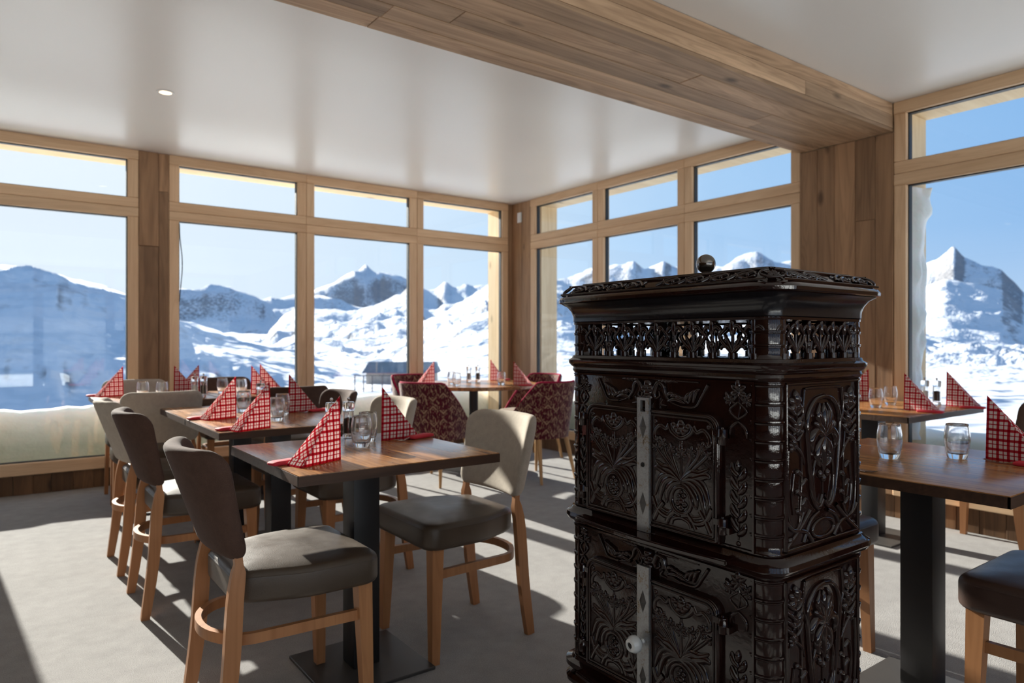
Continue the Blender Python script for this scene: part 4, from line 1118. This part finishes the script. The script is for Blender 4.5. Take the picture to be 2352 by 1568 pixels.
    bar = MB()
    yb0, yb1 = .0015, .0395
    if not lower:
        bar.box(FX-.020, FX-.0125, yb0, yb1, b0, b1-.034); bar.box(FX-.020, FX-.0125, yb0, yb0+.011, b1-.034, b1); bar.box(FX-.020, FX-.0125, yb1-.011, yb1, b1-.034, b1); bar.box(FX-.020, FX-.0125, yb0+.011, yb1-.011, b1-.006, b1)
    else: bar.box(FX-.020, FX-.0125, yb0, yb1, b0, b1)
    bs = link('latch_strip', bar.me('latch_strip', merge=False), M['worn_steel'], stove)
    for f in ((.78, .21) if not lower else (.74, .18)):
        z = b0+(b1-b0)*f; yc = (yb0+yb1)/2
        dm = MB().add([(FX-.020, yc, z-.028), (FX-.020, yc+.011, z), (FX-.020, yc, z+.028), (FX-.020, yc-.011, z), (FX-.026, yc, z)], [(0, 1, 4), (1, 2, 4), (2, 3, 4), (3, 0, 4)])
        link('diamond', dm.me('diamond'), M['base_steel'], bs)
    if not lower:
        sv = MB().lathe([(.0001, 0), (.006, 0), (.0055, .002), (.0001, .003)], 12).me('screw', 40); sv.transform(Matrix.Translation((FX-.020, (yb0+yb1)/2, (b0+b1)/2)) @ Matrix.Rotation(-PI/2, 4, 'Y'))
        link('screw', sv, M['soot'], bs)
    # side panels (the picture shows the -y one)
    for sy in (-1, 1):
        rl = Relief((0, sy*(SY-.0032), zb), (-sy*1.0 if sy > 0 else 1, 0, 0), (0, 0, 1), (0, sy, 0)); hh = zt-zb; wh = SX-.046; rl.g = 1.3
        X = lambda x: x*wh
        P = lambda *q_: [(X(a), b*hh) for a, b in q_]
        rl.stroke(P((-1, .02), (-1, .5), (-1, .985)), .0032, .007, 'even'); rl.stroke(P((1, .02), (1, .5), (1, .985)), .0032, .007, 'even')
        rl.stroke(P((-1, .985), (0, .985), (1, .985)), .003, .006, 'even'); rl.stroke(P((-1, .02), (0, .02), (1, .02)), .0035, .007, 'even')
        rl.both(P((.0, .90), (.26, .875), (.44, .77), (.42, .60), (.36, .42), (.28, .28), (.14, .225), (.02, .27)), .0048, .007, 'even')
        rl.both(P((.03, .48), (.20, .52), (.28, .44), (.24, .30), (.12, .245), (.03, .30)), .0030, .005, 'even')
        rl.both(P((.52, .95), (.56, .80), (.44, .70)), .003, .005, 'even'); rl.both(P((.50, .95), (.30, .955), (0, .955)), .003, .004, 'even')
        # central iris
        for a, l in ((90, .20), (62, .19), (118, .19), (35, .15), (145, .15)):
            t = R(a); rl.stroke([(0, .665*hh), (X(.9*l*math.cos(t)), .665*hh+.55*l*hh*math.sin(t)), (X(2.1*l*math.cos(t)), .665*hh+l*hh*math.sin(t)*.95)], .0085, .010, 'leaf', n=4)
        rl.both(P((0, .66), (.20, .69), (.34, .64), (.30, .57)), .009, .010, 'leaf'); rl.both(P((0, .65), (.14, .60), (.18, .52), (.08, .47)), .008, .009, 'leaf'); rl.stroke(P((0, .66), (0, .56), (0, .44)), .008, .009, 'leaf')
        for a, b in ((-.10, .43), (.10, .43), (0, .40)): rl.blob(X(a), b*hh, .006, .008, .007)
        rl.stroke(P((0, .44), (0, .36), (0, .26)), .002, .003, 'even')
        # side irises, their stems and long outer leaves
        for s in (-1, 1):
            rl.flower(X(.74*s), .86*hh, .026, -.1*s, .010); rl.flower(X(.70*s), .72*hh, .022, .25*s, .009); rl.flower(X(.80*s), .62*hh, .016, -.3*s, .008)
            rl.stroke([(X(.74*s), .84*hh), (X(.60*s), .62*hh), (X(.58*s), .42*hh), (X(.64*s), .16*hh)], .0024, .004, 'even')
            rl.stroke([(X(.90*s), .66*hh), (X(.62*s), .58*hh), (X(.50*s), .50*hh)], .0035, .006, 'leaf')
            for k in range(5): z = .44-.058*k; rl.stroke([(X(.60*s), z*hh), (X((.70-.2*(k % 2))*s), (z+.03)*hh), (X((.74-.28*(k % 2))*s), (z+.015)*hh)], .005, .007, 'leaf', n=3)
            rl.stroke([(X(.93*s), .60*hh), (X(.94*s), .35*hh), (X(.88*s), .17*hh), (X(.70*s), .13*hh), (X(.54*s), .22*hh)], .003, .005, 'even')
        for s in (-1, 1):
            for k in range(4):
                z = .80-.05*k
                rl.stroke([(X(.74*s), z*hh), (X(.86*s), (z+.03)*hh), (X(.95*s), (z+.06)*hh)], .0045, .007, 'leaf', n=3); rl.stroke([(X(.72*s), z*hh), (X(.62*s), (z+.03)*hh), (X(.54*s), (z+.065)*hh)], .0040, .007, 'leaf', n=3)
            rl.flower(X(.14*s), .53*hh, .014, .2*s, .008); rl.stroke([(X(.05*s), .70*hh), (X(.18*s), .78*hh), (X(.10*s), .86*hh)], .006, .009, 'leaf', n=3)
            rl.stroke([(X(.78*s), .46*hh), (X(.82*s), .34*hh), (X(.78*s), .22*hh)], .0028, .004, 'even'); rl.blob(X(.86*s), .075*hh, .008, .006, .006)
        # band work at the foot
        rl.stroke([(X(.30*math.cos(2*PI*i/10)), (.095+.055*math.sin(2*PI*i/10))*hh) for i in range(10)], .0035, .005, 'even', True, 3)
        rl.both(P((.98, .03), (.62, .13), (.36, .22)), .0045, .006, 'even'); rl.both(P((.30, .03), (.48, .10), (.80, .13), (.98, .19)), .0045, .006, 'even'); rl.both(P((.12, .20), (.36, .15), (.52, .04)), .004, .005, 'even')
        rl.done('side_panel_relief', EN, stove)
tier(.684, 1.045, .684, .968, False)
tier(.272, .632, .272, .560, True)
# the bowed shelf under the doors, one per tier
def shelf(z):
    ol = [(FX+.01, -.237)]+[(FX-.046-.020*math.sin(PI*i/12), -.237+.474*i/12) for i in range(13)]+[(FX+.01, .237)]
    V = [(x, y, z) for x, y in ol]+[(x, y, z+.012) for x, y in ol]; n = len(ol)
    Fc = [tuple(range(n))[::-1], tuple(range(n, 2*n))]+[(i, (i+1) % n, n+(i+1) % n, n+i) for i in range(n)]
    me = MB().add(V, Fc).me('shelf'); bm = bmesh.new(); bm.from_mesh(me); bmesh.ops.bevel(bm, geom=list(bm.edges), offset=.003, segments=2, affect='EDGES'); bm.to_mesh(me); bm.free()
    link('shelf', smooth(me, 40), EN, stove)
shelf(.657); shelf(.246)
# porcelain knob on the lower latch
kn = MB().lathe([(.0001, 0), (.006, 0), (.006, .012), (.014, .016), (.0205, .026), (.0205, .036), (.015, .045), (.0075, .047), (.007, .043), (.0001, .043)], 24).me('door_knob', 40)
kn.transform(Matrix.Translation((FX-.019, .0205, .405)) @ Matrix.Rotation(-PI/2, 4, 'Y')); kk = link('door_knob', kn, M['porcelain'], stove)
ks = MB().lathe([(.0001, .0435), (.0068, .0435), (.006, .0455), (.0001, .046)], 14).me('screw', 40); ks.transform(Matrix.Translation((FX-.019, .0205, .405)) @ Matrix.Rotation(-PI/2, 4, 'Y')); link('screw', ks, M['soot'], kk)
# pierced gallery
Z0, Z1 = 1.093, 1.183; GH = Z1-Z0
def gallery(O, U, Nn, length, majors):
    r_ = Relief(O, U, (0, 0, 1), Nn); th = 1.0
    fm = MB(); pitch = length/(majors)
    def S(pts, w, prof='even'): r_.stroke(pts, w, w, prof, thick=1.15, n=4)
    for k in range(majors):
        x = -length/2+pitch*(k+.5)
        S([(x, .004), (x, GH*.30), (x, GH*.66)], .0030); S([(x, GH*.58), (x, GH*.80), (x, GH*.99)], .0075, 'leaf'); r_.blob(x, GH*.76, .009, .009, .007)
        S([(x, .0), (x, .006), (x, .012)], .010)
        for s in (-1, 1):
            f = pitch/.107
            S([(x, GH*.14), (x+s*.016*f, GH*.30), (x+s*.028*f, GH*.28), (x+s*.030*f, GH*.20)], .0048, 'leaf')
            S([(x, GH*.14), (x+s*.012*f, GH*.40), (x+s*.022*f, GH*.58)], .0046, 'leaf'); S([(x, GH*.12), (x+s*.026*f, GH*.40), (x+s*.034*f, GH*.56), (x+s*.022*f, GH*.70)], .0046, 'even')
            S([(x, GH*.74), (x+s*.014*f, GH*.80), (x+s*.022*f, GH*.66)], .0062, 'leaf')
    for k in range(majors+1):
        x = -length/2+pitch*k
        S([(x, .0), (x, .006), (x, .012)], .010); S([(x, .002), (x, GH*.3), (x, GH*.62)], .0034); S([(x, GH*.58), (x, GH*.80), (x, GH*.99)], .0070, 'leaf'); r_.blob(x, GH*.33, .008, .010, .007); r_.blob(x, GH*.72, .009, .009, .007)
        for s in (-1, 1):
            S([(x+s*.003, .004), (x+s*.010, GH*.26), (x+s*.013, GH*.42)], .0036); S([(x, GH*.70), (x+s*.014, GH*.78), (x+s*.024, GH*.64)], .0062, 'leaf')
    return r_.done('gallery_fretwork', EN, stove)
gallery((-SX+.008, 0, Z0), (0, -1, 0), (-1, 0, 0), .540, 5)
gallery((SX-.008, 0, Z0), (0, 1, 0), (1, 0, 0), .540, 5)
gallery((0, -SY+.008, Z0), (1, 0, 0), (0, -1, 0), .292, 3)
gallery((0, SY-.008, Z0), (-1, 0, 0), (0, 1, 0), .292, 3)
for sx in (-1, 1):
    for sy in (-1, 1):
        a = sorted((sx*(SX-.001), sx*(SX-.014))); b = sorted((sy*(SY-.042), sy*(SY-.050))); link('gallery_post', box_me('gallery_post', *a, *b, Z0, Z1, .002), EN, stove)
        a = sorted((sx*(SX-.042), sx*(SX-.050))); b = sorted((sy*(SY-.001), sy*(SY-.014))); link('gallery_post', box_me('gallery_post', *a, *b, Z0, Z1, .002), EN, stove)
ring_loft('gallery_rail', [(-.014, 1.176), (.0, 1.176), (.001, 1.182), (-.014, 1.182)], EN, caps=False)
# carved border of the lid
def lid_border():
    b = MB(); rnd = random.Random(5)
    slope = Vector((0, 0, 0))
    def side(Uv, Nv, half, dist):
        # plane through the sloping border: from the rim (outset .026, z 1.256) up to (-.012, 1.283)
        V_ = (Vector(Nv)*(-.038)+Vector((0, 0, .027))).normalized(); Nn = Vector(Uv).cross(V_)
        if Nn.z < 0: Nn = -Nn
        O = Vector(Nv)*(dist+.026)+Vector((0, 0, 1.2555))
        r_ = Relief(O, Uv, V_, Nn); r_.g = 1.35; n = max(2, int(half/.062))
        for s in (-1, 1):
            for k in range(n):
                x = s*(.02+k*half/n*.93); d = s*half/n*.93
                r_.stroke([(x, .010), (x+d*.35, .032), (x+d*.7, .036), (x+d*.95, .022), (x+d*.75, .012), (x+d*.6, .020)], .0032, .005, 'taper')
                r_.stroke([(x+d*.1, .034), (x+d*.4, .016), (x+d*.8, .008)], .0028, .004, 'leaf'); r_.stroke([(x+d*.3, .012), (x+d*.5, .024), (x+d*.9, .034)], .0036, .005, 'leaf')
                r_.blob(x+d*.66, .022, .004, .004, .005)
        r_.stroke([(-half-.03, .042), (0, .042), (half+.03, .042)], .002, .003, 'even'); r_.stroke([(-half-.03, .002), (0, .002), (half+.03, .002)], .002, .003, 'even')
        b.add(r_.b.v, r_.b.f)
    side((0, -1, 0), (-1, 0, 0), SY-.03, SX); side((0, 1, 0), (1, 0, 0), SY-.03, SX); side((1, 0, 0), (0, -1, 0), SX-.03, SY); side((-1, 0, 0), (0, 1, 0), SX-.03, SY)
    # corner rosettes
    for sx in (-1, 1):
        for sy in (-1, 1):
            Nv = Vector((sx, sy, 0)).normalized(); Uv = Vector((-Nv.y, Nv.x, 0)); V_ = (Nv*-.038+Vector((0, 0, .027))).normalized(); Nn = Uv.cross(V_); Nn = Nn if Nn.z > 0 else -Nn
            O = Vector((sx*(SX+.006), sy*(SY+.006), 1.2695)) - Nv*.008
            r_ = Relief(O, Uv, V_, Nn)
            r_.stroke([(.026*math.cos(2*PI*i/10), .015*math.sin(2*PI*i/10)) for i in range(10)], .0026, .004, 'even', True, 3); r_.flower(0, -.002, .014, 0, .005)
            b.add(r_.b.v, r_.b.f)
    link('lid_relief', b.me('lid_relief', 60, merge=False), EN, stove)
lid_border()
